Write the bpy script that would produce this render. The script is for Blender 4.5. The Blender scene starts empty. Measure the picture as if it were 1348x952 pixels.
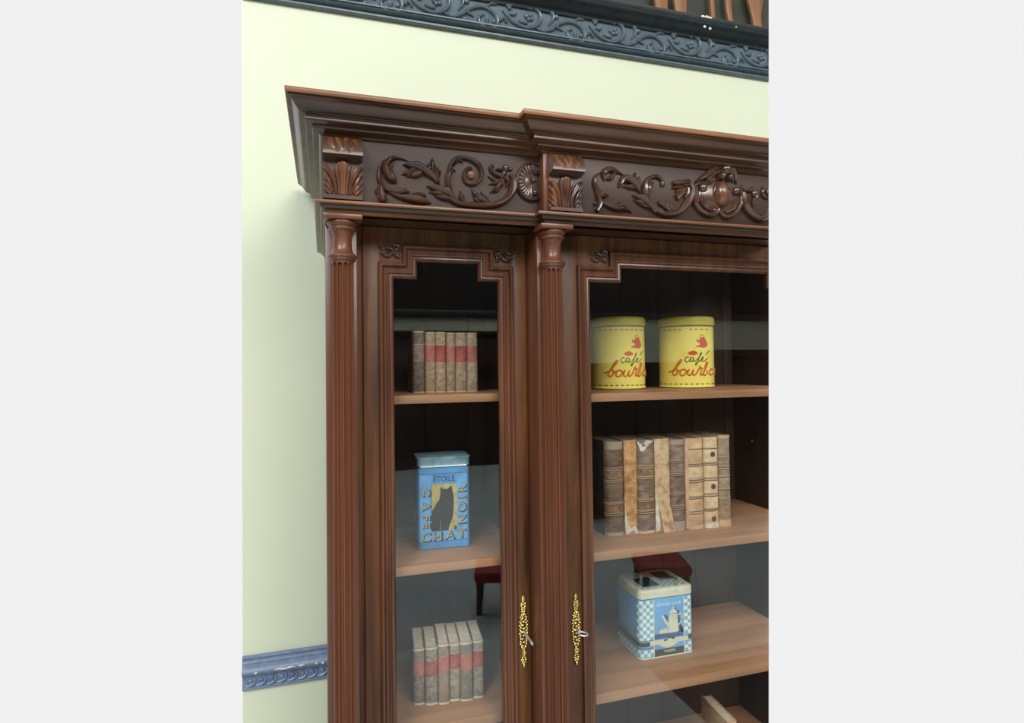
import bpy, bmesh, math, random
from mathutils import Vector, Matrix

random.seed(7)
PI = math.pi
C = bpy.context.scene.collection
EYE = 1.6                                   # eye height: plan coordinates below use z = 0 at eye level

# ------------------------------------------------------------------ camera
F, CX, CY = 777.97, 666.0, 463.41
YAW, PITCH, ROLL = [math.radians(a) for a in (17.1124, 1.3546, -0.70867)]
fw = Vector((math.sin(YAW) * math.cos(PITCH), math.cos(YAW) * math.cos(PITCH), math.sin(PITCH)))
r0 = Vector((math.cos(YAW), -math.sin(YAW), 0))
u0 = r0.cross(fw)
RT = r0 * math.cos(ROLL) + u0 * math.sin(ROLL)
UP = RT.cross(fw)
cam = bpy.data.cameras.new('camera')
cam_o = bpy.data.objects.new('camera', cam)
C.objects.link(cam_o)
cam.sensor_width = 36
cam.lens = F / 1348 * 36
cam.shift_x = (674 - CX) / 1348
cam.shift_y = (CY - 476) / 1348
cam.clip_start = 0.05
mw = Matrix.Identity(4)
for i in range(3):
    mw[i][0] = RT[i]; mw[i][1] = UP[i]; mw[i][2] = -fw[i]
mw[2][3] = EYE
cam_o.matrix_world = mw
bpy.context.scene.camera = cam_o


def at(u, v, Y):
    """point of the plane y = Y that is seen in the photograph at (u, v)"""
    d = RT * ((u - CX) / F) - UP * ((v - CY) / F) + fw
    return d * (Y / d.y)


def mpp(p):
    return p.dot(fw) / F


# ------------------------------------------------------------------ world and light
vs = bpy.context.scene.view_settings
vs.view_transform = 'Standard'
vs.look = 'None'
vs.gamma = 1
vs.use_curve_mapping = False
vs.exposure = 0.0
w = bpy.data.worlds.new('world')
bpy.context.scene.world = w
w.use_nodes = True
bg = w.node_tree.nodes['Background']
bg.inputs[1].default_value = 1.0
# a bright pale surrounding beyond the wall, dimmer on the side of the deep room
wn = w.node_tree
_tc = wn.nodes.new('ShaderNodeTexCoord'); _sx = wn.nodes.new('ShaderNodeSeparateXYZ')
wn.links.new(_tc.outputs['Generated'], _sx.inputs[0])
_rp = wn.nodes.new('ShaderNodeValToRGB')          # behind the viewer: dim below, lighter above
_rp.color_ramp.elements[0].position = 0.0
_rp.color_ramp.elements[0].color = (0.10, 0.105, 0.11, 1)
_rp.color_ramp.elements[1].position = 0.5
_rp.color_ramp.elements[1].color = (0.52, 0.54, 0.57, 1)
wn.links.new(_sx.outputs['Z'], _rp.inputs[0])
_mr = wn.nodes.new('ShaderNodeMapRange')
_mr.interpolation_type = 'SMOOTHSTEP'
_mr.inputs['From Min'].default_value = 0.0
_mr.inputs['From Max'].default_value = 0.42
wn.links.new(_sx.outputs['Y'], _mr.inputs['Value'])
_mx = wn.nodes.new('ShaderNodeMix')
_mx.data_type = 'RGBA'
_ca = [k for k in _mx.inputs if k.type == 'RGBA']
wn.links.new(_mr.outputs['Result'], _mx.inputs[0])
wn.links.new(_rp.outputs[0], _ca[0])
_ca[1].default_value = (0.875, 0.875, 0.88, 1)
wn.links.new([k for k in _mx.outputs if k.type == 'RGBA'][0], bg.inputs[0])


def area(name, loc, target, size, size_y, power, col):
    l = bpy.data.lights.new(name, 'AREA')
    l.shape = 'RECTANGLE'; l.size = size; l.size_y = size_y
    l.energy = power; l.color = col
    o = bpy.data.objects.new(name, l)
    C.objects.link(o)
    o.location = loc
    o.rotation_euler = (Vector(target) - Vector(loc)).to_track_quat('-Z', 'Y').to_euler()
    return o


area('daylight_window', (-3.0, -3.0, 5.4), (0.5, 1.6, 1.5), 2.6, 2.2, 310, (0.88, 0.95, 1.0))
area('warm_fill_light', (1.2, -4.0, 5.2), (0.7, 1.6, 1.3), 3.0, 1.8, 150, (1.0, 0.95, 0.85))  # added warm fill, high behind the viewer, to brighten the shelf contents


area('far_fill_light', (3.0, -4.2, 4.6), (3.0, -4.2, 0.0), 4.0, 3.0, 260, (0.95, 0.98, 1.0))  # added fill over the far floor, brightens what the panes mirror


# ------------------------------------------------------------------ materials
def new_mat(name):
    m = bpy.data.materials.new(name)
    m.use_nodes = True
    nt = m.node_tree
    for n in list(nt.nodes):
        nt.nodes.remove(n)
    out = nt.nodes.new('ShaderNodeOutputMaterial')
    b = nt.nodes.new('ShaderNodeBsdfPrincipled')
    nt.links.new(b.outputs[0], out.inputs[0])
    return m, nt, b


def plain(name, col, rough=0.5, metal=0.0, coat=0.0, var=0.0, vscale=30, bump=0.0):
    m, nt, b = new_mat(name)
    b.inputs['Base Color'].default_value = (*col, 1)
    b.inputs['Roughness'].default_value = rough
    b.inputs['Metallic'].default_value = metal
    b.inputs['Coat Weight'].default_value = coat
    b.inputs['Coat Roughness'].default_value = 0.2
    if var or bump:
        tc = nt.nodes.new('ShaderNodeTexCoord')
        n = nt.nodes.new('ShaderNodeTexNoise')
        n.inputs['Scale'].default_value = vscale
        n.inputs['Detail'].default_value = 5
        nt.links.new(tc.outputs['Object'], n.inputs['Vector'])
        if var:
            r = nt.nodes.new('ShaderNodeValToRGB')
            r.color_ramp.elements[0].position = 0.3
            r.color_ramp.elements[1].position = 0.7
            r.color_ramp.elements[0].color = (*[max(0, c * (1 - var)) for c in col], 1)
            r.color_ramp.elements[1].color = (*[min(1, c * (1 + var)) for c in col], 1)
            nt.links.new(n.outputs['Fac'], r.inputs[0])
            nt.links.new(r.outputs[0], b.inputs['Base Color'])
        if bump:
            bp = nt.nodes.new('ShaderNodeBump')
            bp.inputs['Strength'].default_value = bump
            bp.inputs['Distance'].default_value = 0.002
            nt.links.new(n.outputs['Fac'], bp.inputs['Height'])
            nt.links.new(bp.outputs[0], b.inputs['Normal'])
    return m


def wood(name, dark, light, axis='z', rough=0.36, coat=0.35, scale=1.0, mix=(0.3, 0.72), bump=0.12):
    """stained wood with long grain along one axis, broad tone patches and fine pores"""
    m, nt, b = new_mat(name)
    tc = nt.nodes.new('ShaderNodeTexCoord')
    mp = nt.nodes.new('ShaderNodeMapping')
    s = {'x': (1.6, 28, 28), 'y': (28, 1.6, 28), 'z': (28, 28, 1.6)}[axis]
    mp.inputs['Scale'].default_value = [k * scale for k in s]
    nt.links.new(tc.outputs['Object'], mp.inputs['Vector'])
    n1 = nt.nodes.new('ShaderNodeTexNoise')
    n1.inputs['Scale'].default_value = 1.4
    n1.inputs['Detail'].default_value = 7
    n1.inputs['Roughness'].default_value = 0.62
    n1.inputs['Distortion'].default_value = 0.5
    nt.links.new(mp.outputs[0], n1.inputs['Vector'])
    mp2 = nt.nodes.new('ShaderNodeMapping')
    mp2.inputs['Scale'].default_value = [math.sqrt(k) * 1.2 for k in s]
    nt.links.new(tc.outputs['Object'], mp2.inputs['Vector'])
    n2 = nt.nodes.new('ShaderNodeTexNoise')
    n2.inputs['Scale'].default_value = 1.1
    n2.inputs['Detail'].default_value = 3
    nt.links.new(mp2.outputs[0], n2.inputs['Vector'])
    ad = nt.nodes.new('ShaderNodeMath'); ad.operation = 'MULTIPLY_ADD'
    ad.inputs[1].default_value = 0.55
    nt.links.new(n1.outputs['Fac'], ad.inputs[0])
    m3 = nt.nodes.new('ShaderNodeMath'); m3.operation = 'MULTIPLY'
    m3.inputs[1].default_value = 0.45
    nt.links.new(n2.outputs['Fac'], m3.inputs[0])
    nt.links.new(m3.outputs[0], ad.inputs[2])
    r = nt.nodes.new('ShaderNodeValToRGB')
    r.color_ramp.elements[0].position = mix[0]
    r.color_ramp.elements[1].position = mix[1]
    r.color_ramp.elements[0].color = (*dark, 1)
    r.color_ramp.elements[1].color = (*light, 1)
    nt.links.new(ad.outputs[0], r.inputs[0])
    nt.links.new(r.outputs[0], b.inputs['Base Color'])
    b.inputs['Roughness'].default_value = rough
    b.inputs['Specular IOR Level'].default_value = 0.32
    b.inputs['Coat Weight'].default_value = coat
    b.inputs['Coat Roughness'].default_value = 0.2
    bp = nt.nodes.new('ShaderNodeBump')
    bp.inputs['Strength'].default_value = bump
    bp.inputs['Distance'].default_value = 0.0015
    nt.links.new(n1.outputs['Fac'], bp.inputs['Height'])
    nt.links.new(bp.outputs[0], b.inputs['Normal'])
    return m


def mottled(name, c1, c2, scale=55, rough=0.65, stretch=(1, 1, 1), c3=None, lo=0.38, hi=0.62):
    m, nt, b = new_mat(name)
    tc = nt.nodes.new('ShaderNodeTexCoord')
    mp = nt.nodes.new('ShaderNodeMapping')
    mp.inputs['Scale'].default_value = stretch
    mp.inputs['Location'].default_value = (random.random() * 9, random.random() * 9, random.random() * 9)
    nt.links.new(tc.outputs['Object'], mp.inputs['Vector'])
    n = nt.nodes.new('ShaderNodeTexNoise')
    n.inputs['Scale'].default_value = scale
    n.inputs['Detail'].default_value = 6
    n.inputs['Roughness'].default_value = 0.7
    nt.links.new(mp.outputs[0], n.inputs['Vector'])
    r = nt.nodes.new('ShaderNodeValToRGB')
    r.color_ramp.elements[0].position = lo
    r.color_ramp.elements[1].position = hi
    r.color_ramp.elements[0].color = (*c1, 1)
    r.color_ramp.elements[1].color = (*c2, 1)
    if c3:
        e = r.color_ramp.elements.new(hi + 0.12)
        e.color = (*c3, 1)
    nt.links.new(n.outputs['Fac'], r.inputs[0])
    nt.links.new(r.outputs[0], b.inputs['Base Color'])
    b.inputs['Roughness'].default_value = rough
    bp = nt.nodes.new('ShaderNodeBump')
    bp.inputs['Strength'].default_value = 0.25
    bp.inputs['Distance'].default_value = 0.001
    nt.links.new(n.outputs['Fac'], bp.inputs['Height'])
    nt.links.new(bp.outputs[0], b.inputs['Normal'])
    return m


def glass_mat():
    """a clear pane: mirrors the room by its angle, lets the rest through"""
    m = bpy.data.materials.new('pane_glass')
    m.use_nodes = True
    nt = m.node_tree
    for n in list(nt.nodes):
        nt.nodes.remove(n)
    N = nt.nodes.new
    out = N('ShaderNodeOutputMaterial'); mx = N('ShaderNodeMixShader')
    tr = N('ShaderNodeBsdfTransparent'); gl = N('ShaderNodeBsdfGlossy')
    tr.inputs[0].default_value = (0.97, 0.975, 0.97, 1)
    gl.inputs['Roughness'].default_value = 0.0
    g = N('ShaderNodeNewGeometry'); dt = N('ShaderNodeVectorMath'); dt.operation = 'DOT_PRODUCT'
    nt.links.new(g.outputs['Normal'], dt.inputs[0]); nt.links.new(g.outputs['Incoming'], dt.inputs[1])
    a = N('ShaderNodeMath'); a.operation = 'ABSOLUTE'; nt.links.new(dt.outputs['Value'], a.inputs[0])
    s = N('ShaderNodeMath'); s.operation = 'SUBTRACT'; s.inputs[0].default_value = 1; nt.links.new(a.outputs[0], s.inputs[1])
    p = N('ShaderNodeMath'); p.operation = 'POWER'; p.inputs[1].default_value = 5; nt.links.new(s.outputs[0], p.inputs[0])
    q = N('ShaderNodeMath'); q.operation = 'MULTIPLY_ADD'; q.inputs[1].default_value = 0.955; q.inputs[2].default_value = 0.045
    nt.links.new(p.outputs[0], q.inputs[0])
    nt.links.new(q.outputs[0], mx.inputs[0]); nt.links.new(tr.outputs[0], mx.inputs[1]); nt.links.new(gl.outputs[0], mx.inputs[2])
    nt.links.new(mx.outputs[0], out.inputs[0])
    return m


M = {}
M['case_v'] = wood('walnut_upright', (0.024, 0.008, 0.0035), (0.19, 0.066, 0.019), 'z', mix=(0.36, 0.66), rough=0.45, coat=0.03)
M['case_x'] = wood('walnut_level', (0.018, 0.007, 0.0035), (0.085, 0.032, 0.013), 'x', mix=(0.36, 0.68), coat=0.25)
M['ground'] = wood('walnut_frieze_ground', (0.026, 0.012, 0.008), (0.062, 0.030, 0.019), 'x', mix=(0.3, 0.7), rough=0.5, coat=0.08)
M['cornice'] = wood('polished_walnut_cornice', (0.024, 0.009, 0.004), (0.125, 0.048, 0.019), 'x', mix=(0.36, 0.68), rough=0.32, coat=0.35)
M['column'] = wood('walnut_column', (0.045, 0.013, 0.006), (0.21, 0.070, 0.031), 'z', rough=0.36, coat=0.3, scale=0.6, mix=(0.22, 0.8))
M['moulding'] = wood('walnut_moulding', (0.024, 0.008, 0.004), (0.185, 0.064, 0.027), 'z', rough=0.34, coat=0.35, mix=(0.32, 0.7))
M['corbel'] = wood('walnut_corbel', (0.035, 0.015, 0.009), (0.13, 0.058, 0.032), 'x', rough=0.3, coat=0.6)
M['fillet'] = wood('rubbed_walnut_edge', (0.10, 0.035, 0.014), (0.34, 0.14, 0.055), 'x', rough=0.4, coat=0.3)
M['carved'] = wood('walnut_carving', (0.022, 0.009, 0.005), (0.105, 0.042, 0.021), 'x', rough=0.22, coat=1.0, scale=0.8, mix=(0.36, 0.66))
M['worn'] = wood('walnut_worn_carving', (0.035, 0.014, 0.008), (0.27, 0.105, 0.045), 'z', rough=0.28, coat=0.6, mix=(0.40, 0.66))
M['shelf'] = wood('raw_shelf', (0.24, 0.11, 0.050), (0.50, 0.265, 0.135), 'x', rough=0.5, coat=0.08, scale=0.7)
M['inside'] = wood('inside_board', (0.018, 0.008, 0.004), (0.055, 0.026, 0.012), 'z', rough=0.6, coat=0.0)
M['glass'] = glass_mat()
M['brass'] = plain('brass', (0.66, 0.50, 0.18), 0.25, 1.0, var=0.2, vscale=180)
M['steel'] = plain('steel', (0.80, 0.81, 0.84), 0.42, 0.8)
M['wall'] = plain('wall_paint', (0.695, 0.715, 0.525), 0.45, coat=0.0, var=0.012, vscale=3)
M['trim'] = plain('slate_trim', (0.092, 0.125, 0.145), 0.3, coat=0.3, var=0.15, vscale=40, bump=0.2)
M['trim_blue'] = plain('blue_trim', (0.16, 0.215, 0.33), 0.28, coat=0.4, var=0.22, vscale=60, bump=0.25)
M['ledge'] = plain('black_ledge', (0.018, 0.024, 0.026), 0.4, coat=0.2, var=0.3, vscale=30)
M['chip'] = plain('bare_plaster', (0.75, 0.72, 0.66), 0.7, var=0.2, vscale=90)


# ------------------------------------------------------------------ mesh helpers
def box(bm, x0, x1, y0, y1, z0, z1, bev=0.0):
    r = bmesh.ops.create_cube(bm, size=1)
    vs_ = r['verts']
    for v in vs_:
        v.co = Vector(((x0 + x1) / 2 + v.co.x * (x1 - x0), (y0 + y1) / 2 + v.co.y * (y1 - y0), (z0 + z1) / 2 + v.co.z * (z1 - z0)))
    if bev:
        es = list({e for v in vs_ for e in v.link_edges})
        bmesh.ops.bevel(bm, geom=es, offset=bev, segments=2, profile=0.5, affect='EDGES')


def grid(bm, rows, close_u=False, close_v=False, cap=False):
    """skin a list of rows of points"""
    V = [[bm.verts.new(p) for p in r] for r in rows]
    n, k = len(V), len(V[0])
    for i in range(n - (0 if close_v else 1)):
        for j in range(k - (0 if close_u else 1)):
            a, b_, c, d = V[i][j], V[i][(j + 1) % k], V[(i + 1) % n][(j + 1) % k], V[(i + 1) % n][j]
            try:
                bm.faces.new((a, b_, c, d))
            except ValueError:
                pass
    if cap:
        for r in (V[0], V[-1]):
            try:
                bm.faces.new(r)
            except ValueError:
                pass
    return V


def lathe(bm, prof, cx, cy, n=40):
    rows = [[(cx + r * math.cos(2 * PI * k / n), cy + r * math.sin(2 * PI * k / n), z) for k in range(n)] for r, z in prof]
    grid(bm, rows, close_u=True, cap=True)


def sweep(bm, prof, path):
    """prof: closed loop of (e, z), e = how far it stands out; path: plan corners, mitred"""
    rows = []
    for i, p in enumerate(path):
        p = Vector(p)
        ns = []
        for a, b_ in ((i - 1, i), (i, i + 1)):
            if a >= 0 and b_ < len(path):
                d = (Vector(path[b_]) - Vector(path[a])).normalized()
                ns.append(Vector((d.y, -d.x)))
        if len(ns) == 2:
            m = (ns[0] + ns[1]); m = m / max(0.3, m.dot(ns[0]))
        else:
            m = ns[0]
        rows.append([(p.x + m.x * e, p.y + m.y * e, z) for e, z in prof])
    grid(bm, rows, close_u=True, cap=True)


def ring_moulding(bm, poly, prof, y):
    """poly: closed outline in x, z (clockwise seen from the front); prof: (inward, y offset) closed loop"""
    n = len(poly)
    rows = []
    for i in range(n):
        p = Vector(poly[i]); a = Vector(poly[i - 1]); b_ = Vector(poly[(i + 1) % n])
        d1 = (p - a).normalized(); d2 = (b_ - p).normalized()
        n1 = Vector((d1.y, -d1.x)); n2 = Vector((d2.y, -d2.x))
        m = (n1 + n2) / (1 + n1.dot(n2))
        rows.append([(p.x + m.x * w_, y + dy, p.y + m.y * w_) for w_, dy in prof])
    grid(bm, rows, close_u=True, close_v=True)


def catmull(pts, n=7):
    out = []
    P = [Vector(p) for p in pts]
    for i in range(len(P) - 1):
        a = P[max(0, i - 1)]; b_ = P[i]; c = P[i + 1]; d = P[min(len(P) - 1, i + 2)]
        for k in range(n):
            t = k / n
            out.append(0.5 * ((2 * b_) + (c - a) * t + (2 * a - 5 * b_ + 4 * c - d) * t * t + (3 * b_ - a - 3 * c + d) * t ** 3))
    out.append(P[-1])
    return out


def stroke(bm, pts, surf, hf=0.75, groove=0.0, hmin=0.0032):
    """carved ribbon on a front: pts (x, z, width); surf(x, z) -> y of the ground it grows from"""
    S = catmull(pts, 6)
    rows = []
    K = 8
    for i, p in enumerate(S):
        a = S[max(0, i - 1)]; b_ = S[min(len(S) - 1, i + 1)]
        d = Vector((b_.x - a.x, b_.y - a.y))
        if d.length < 1e-9:
            d = Vector((1, 0))
        d.normalize()
        nn = Vector((-d.y, d.x))
        wd = max(0.0015, p.z)
        h = hmin + wd * hf
        row = []
        for k in range(K + 1):
            th = PI * k / K
            o = math.cos(th) * wd / 2
            hh = h * math.sin(th) ** 0.8
            if groove:
                hh *= 1 - groove * math.exp(-((k - K / 2) / 0.9) ** 2)
            x = p.x + nn.x * o; z = p.y + nn.y * o
            row.append((x, surf(x, z) + 0.002 - hh, z))
        rows.append(row)
    grid(bm, rows, cap=True)


def blob(bm, x, y, z, rx, ry, rz, n=16):
    r = bmesh.ops.create_uvsphere(bm, u_segments=n, v_segments=max(6, n // 2), radius=1)
    for v in r['verts']:
        v.co = Vector((x + v.co.x * rx, y + v.co.y * ry, z + v.co.z * rz))


def tube(bm, pts, r, n=8, cap=True):
    P = [Vector(p) for p in pts]
    rows = []
    prev = None
    for i, p in enumerate(P):
        d = (P[min(len(P) - 1, i + 1)] - P[max(0, i - 1)]).normalized()
        ref = prev if prev is not None else (Vector((0, 0, 1)) if abs(d.z) < 0.9 else Vector((1, 0, 0)))
        a = (ref - d * ref.dot(d)).normalized(); b_ = d.cross(a); prev = a
        rr = r[i] if isinstance(r, (list, tuple)) else r
        rows.append([p + a * math.cos(2 * PI * k / n) * rr + b_ * math.sin(2 * PI * k / n) * rr for k in range(n)])
    grid(bm, rows, close_u=True, cap=cap)


# the modelled part of the room ends at one upright section to the right
CUT_N = (RT - fw * ((1012 - CX) / F)).normalized()


def section(bm):
    if any(v.co.dot(CUT_N) > 1e-5 for v in bm.verts):
        geom = list(bm.verts) + list(bm.edges) + list(bm.faces)
        bmesh.ops.bisect_plane(bm, geom=geom, plane_co=(0, 0, 0), plane_no=CUT_N, clear_outer=True)
        es = [e for e in bm.edges if e.is_boundary and all(abs(v.co.dot(CUT_N)) < 1e-4 for v in e.verts)]
        if es:
            bmesh.ops.holes_fill(bm, edges=es, sides=0)


WORLD = {}


def mesh_obj(name, bm, m, parent=None, world=True, smooth=35, cut=True):
    """link one mesh; world=True: bm is in plan coordinates (z from eye level)"""
    if world:
        if cut:
            section(bm)
        off = WORLD.get(parent.name, Vector((0, 0, 0))) if parent else Vector((0, 0, 0))
        bmesh.ops.translate(bm, verts=bm.verts, vec=Vector((0, 0, EYE)) - off)
    bmesh.ops.remove_doubles(bm, verts=bm.verts, dist=1e-6)
    bmesh.ops.recalc_face_normals(bm, faces=bm.faces)
    me = bpy.data.meshes.new(name)
    bm.to_mesh(me); bm.free()
    for p in me.polygons:
        p.use_smooth = True
    me.set_sharp_from_angle(angle=math.radians(smooth))
    me.materials.append(m)
    o = bpy.data.objects.new(name, me)
    C.objects.link(o)
    if parent:
        o.parent = parent
        if world:
            WORLD[o.name] = WORLD.get(parent.name, Vector((0, 0, 0)))
    elif world:
        WORLD[o.name] = Vector((0, 0, 0))
    return o


def tag(o, label, cat, group=None, kind=None):
    if label: o['label'] = label
    if cat: o['category'] = cat
    if group: o['group'] = group
    if kind: o['kind'] = kind
    return o


def thing(name, label, cat, loc=(0, 0, 0), rz=0.0, group=None):
    o = bpy.data.objects.new(name, None)
    C.objects.link(o)
    o.location = (loc[0], loc[1], loc[2] + EYE)
    o.rotation_euler = (0, 0, rz)
    o.empty_display_size = 0.05
    WORLD[o.name] = Vector((loc[0], loc[1], loc[2] + EYE))
    return tag(o, label, cat, group)


def struct(name, bm, m, cut=True):
    o = mesh_obj(name, bm, m, None, cut=cut)
    o['kind'] = 'structure'
    return o


B = bmesh.new

# ------------------------------------------------------------------ the setting
FL = -EYE
WY = 1.92
bm = B(); box(bm, -0.234, 2.0, WY, WY + 0.12, FL, 1.33); struct('wall_back', bm, M['wall'])
bm = B(); box(bm, -2.2, 9.5, -7.3, 0.0, FL - 0.05, FL); box(bm, -2.2, 1.62, 0.0, WY + 0.12, FL - 0.05, FL)
floor_m = plain('pale_stone_floor', (0.52, 0.60, 0.60), 0.4, var=0.10, vscale=1.3)
struct('floor', bm, floor_m, cut=False)

# dado rail, left of the bookcase
prof = [(0.0, -0.8474), (0.012, -0.8474), (0.014, -0.852), (0.010, -0.857), (0.010, -0.862), (0.013, -0.866), (0.012, -0.871),
        (0.017, -0.876), (0.024, -0.884), (0.026, -0.890), (0.021, -0.899), (0.012, -0.905), (0.010, -0.908), (0.010, -0.934),
        (0.014, -0.937), (0.013, -0.943), (0.004, -0.949), (0, -0.949)]
bm = B(); sweep(bm, prof, [(-0.234, WY), (1.9, WY)])
dado = struct('trim_1', bm, M['trim_blue'])
bm = B()
x = -0.225
k = 0
sf = lambda X, Z: WY - 0.010
while x < 0.05:
    stroke(bm, [(x, -0.930, 0.004), (x + 0.010, -0.932, 0.009), (x + 0.022, -0.926, 0.008), (x + 0.027, -0.917, 0.006), (x + 0.022, -0.912, 0.004)], sf, 0.7)
    stroke(bm, [(x + 0.004, -0.922, 0.004), (x + 0.012, -0.916, 0.007), (x + 0.020, -0.918, 0.005)], sf, 0.7)
    blob(bm, x + 0.014, WY - 0.011, -0.923, 0.004, 0.003, 0.004, 8)
    x += 0.029
mesh_obj('carved_scrolls', bm, M['trim_blue'], dado)
bm = B()
for (xa, xb, zz) in ((-0.145, -0.085, 0.0), (-0.078, -0.060, 0.001), (-0.03, -0.022, 0), (-0.012, -0.004, -0.001), (-0.20, -0.192, -0.002)):
    P_ = [(xa + (xb - xa) * i / 6, WY - 0.0262 - 0.0004 * math.sin(i * 2.1), -0.889 + zz + 0.0016 * math.sin(i * 1.7)) for i in range(7)]
    tube(bm, P_, [0.0008, 0.002, 0.0026, 0.0019, 0.0028, 0.002, 0.0008], 6)
mesh_obj('paint_loss', bm, M['chip'], dado)

# frieze band high on the wall
prof = [(0, 1.1235), (0.012, 1.1235), (0.017, 1.1265), (0.017, 1.132), (0.009, 1.1345), (0.009, 1.1375), (0.020, 1.1405), (0.025, 1.1455), (0.020, 1.1505), (0.009, 1.1525),
        (0.009, 1.1555), (0.016, 1.158), (0.016, 1.1625), (0.008, 1.1655), (0.005, 1.170), (0.005, 1.275), (0, 1.275)]
bm = B(); sweep(bm, prof, [(-0.234, WY), (2.0, WY)])
fr = struct('trim_2', bm, M['trim'])
bm = B()
sf = lambda X, Z: WY - 0.005


def band(pts, x0):
    # motif drawn 830 units long, 345 units tall; 830 units = 0.325 m
    k = 0.325 / 830
    return [(x0 + px * k, 1.169 + (622 - pz) * k * 0.80, pw * 1.35 * k) for px, pz, pw in pts]


MOT = [[(20, 480, 14), (90, 575, 22), (170, 620, 26), (240, 635, 28), (320, 600, 28), (365, 520, 28), (350, 430, 24), (280, 390, 16)],
       [(330, 620, 20), (400, 640, 20), (470, 610, 22), (540, 540, 22), (620, 490, 24), (700, 490, 22), (770, 540, 24), (800, 620, 26), (770, 690, 26), (700, 710, 26), (640, 670, 24), (630, 600, 20), (680, 560, 12)],
       [(450, 560, 10), (490, 480, 24), (480, 420, 26), (440, 400, 12)],
       [(560, 520, 8), (520, 560, 26), (590, 600, 8)],
       [(30, 400, 10), (80, 420, 22), (130, 380, 16), (170, 400, 8)],
       [(80, 500, 8), (120, 510, 18), (150, 480, 8)], [(160, 560, 8), (210, 580, 18), (250, 580, 8)],
       [(240, 400, 8), (270, 410, 22), (310, 400, 10)],
       [(700, 480, 10), (740, 430, 18), (800, 430, 10)]]
BER = [(80, 440, 20), (60, 420, 16), (240, 500, 22), (280, 480, 22), (260, 530, 20), (290, 520, 18), (525, 450, 22), (500, 650, 18), (550, 665, 18), (705, 610, 20), (765, 620, 20), (705, 640, 16), (0, 590, 16), (20, 570, 14), (50, 600, 14), (40, 580, 12)]
k = 0.325 / 830
for i in range(-1, 7):
    x0 = 0.70 - 0.325 + (i - 1) * 0.325 + 0.21
    if x0 > 1.9 or x0 < -0.1:
        continue
    for s_ in MOT:
        s_ = [(a, b_ - 25, c) for a, b_, c in s_]
        stroke(bm, band(s_, x0), sf, 0.85, 0.2)
    for (px, pz, pr) in BER:
        q = band([(px, pz - 25, pr)], x0)[0]
        blob(bm, q[0], WY - 0.006, q[1], q[2] * 0.8, 0.009, q[2] * 0.8, 10)
mesh_obj('carved_scrolls', bm, M['trim'], fr)

# black ledge above it, and the timber stored behind the ledge
prof = [(0, 1.24), (0.012, 1.24), (0.016, 1.248), (0.028, 1.254), (0.036, 1.264), (0.050, 1.270), (0.060, 1.283), (0.062, 1.293), (0.056, 1.296), (0.056, 1.302), (0, 1.302)]
bm = B(); sweep(bm, prof, [(-0.234, WY), (2.0, WY)])
box(bm, -0.234, 2.0, WY - 0.001, WY + 0.119, 1.30, 1.3025)
lg = struct('trim_3', bm, M['ledge'])
bm = B()
for (u, v, r) in ((926, 22.5, 2.6), (931, 22.5, 2.2), (935, 24.5, 2.6), (928, 35, 1.6), (935, 37.5, 1.6), (965, 33, 1.5), (969, 35, 1.4), (984, 34, 0.8)):
    p = at(u, v, 1.862)
    blob(bm, p.x, p.y + 0.001, p.z, 1.3 * r * mpp(p), 0.003, 1.1 * r * mpp(p), 8)
mesh_obj('paint_loss', bm, M['chip'], lg)

# ------------------------------------------------------------------ the bookcase
PR = 0.028                                    # the middle section stands this far forward
X0, X1, XE = -0.002, 0.495, 2.0
YB = 1.88
root = thing('bookcase', 'tall carved dark walnut bookcase with glazed doors standing against the pale green wall', 'bookcase', (0.7, 1.6, FL))


def part(name, bm, m, parent=None, **kw):
    return mesh_obj(name, bm, m, parent or root, **kw)


PATH = lambda yf, x0=X0, x1=X1: [(x0, YB), (x0, yf), (x1, yf), (x1, yf - PR), (XE, yf - PR)]
YF = 1.32
crown = [(0.0, 0.568), (0.070, 0.568), (0.0695, 0.563), (0.0685, 0.5576), (0.0655, 0.5565), (0.0660, 0.5545), (0.0615, 0.5525), (0.0575, 0.5485),
         (0.0545, 0.5435), (0.0515, 0.5390), (0.0480, 0.5355), (0.0440, 0.5335), (0.0400, 0.5330), (0.0393, 0.5311), (0.0345, 0.5305), (0.0330, 0.5288),
         (0.0345, 0.525), (0.0340, 0.521), (0.0310, 0.5190), (0.0270, 0.5172), (0.0225, 0.5150), (0.0203, 0.5140), (0.0200, 0.5105), (0.0165, 0.5085), (0.0120, 0.5070),
         (0.0075, 0.5050), (0.0050, 0.5015), (0.0, 0.4985), (-0.04, 0.4985), (-0.04, 0.560)]
bm = B(); sweep(bm, crown, PATH(YF)); cn = part('cornice', bm, M['cornice'])
bm = B(); sweep(bm, [(0.060, 0.5582), (0.0702, 0.5582), (0.0712, 0.5600), (0.0716, 0.5675), (0.0708, 0.5690), (0.060, 0.5690)], PATH(YF)); part('cornice_fillet', bm, M['fillet'], cn)
arch = [(-0.03, 0.365), (0.0, 0.362), (0.0120, 0.360), (0.0177, 0.3570), (0.0180, 0.3545), (0.0155, 0.3515), (0.0070, 0.3508), (0.0058, 0.3462), (0.003, 0.3435), (-0.001, 0.3417),
        (-0.0026, 0.3345), (-0.03, 0.3345)]
bm = B(); sweep(bm, arch, PATH(YF, 0.0)); cn = part('lower_cornice', bm, M['cornice'])
bm = B(); sweep(bm, [(0.010, 0.3512), (0.0168, 0.3518), (0.0190, 0.3545), (0.0188, 0.3575), (0.0165, 0.3592), (0.004, 0.3622)], PATH(YF, 0.0)); part('cornice_lip', bm, M['fillet'], cn)
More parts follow.
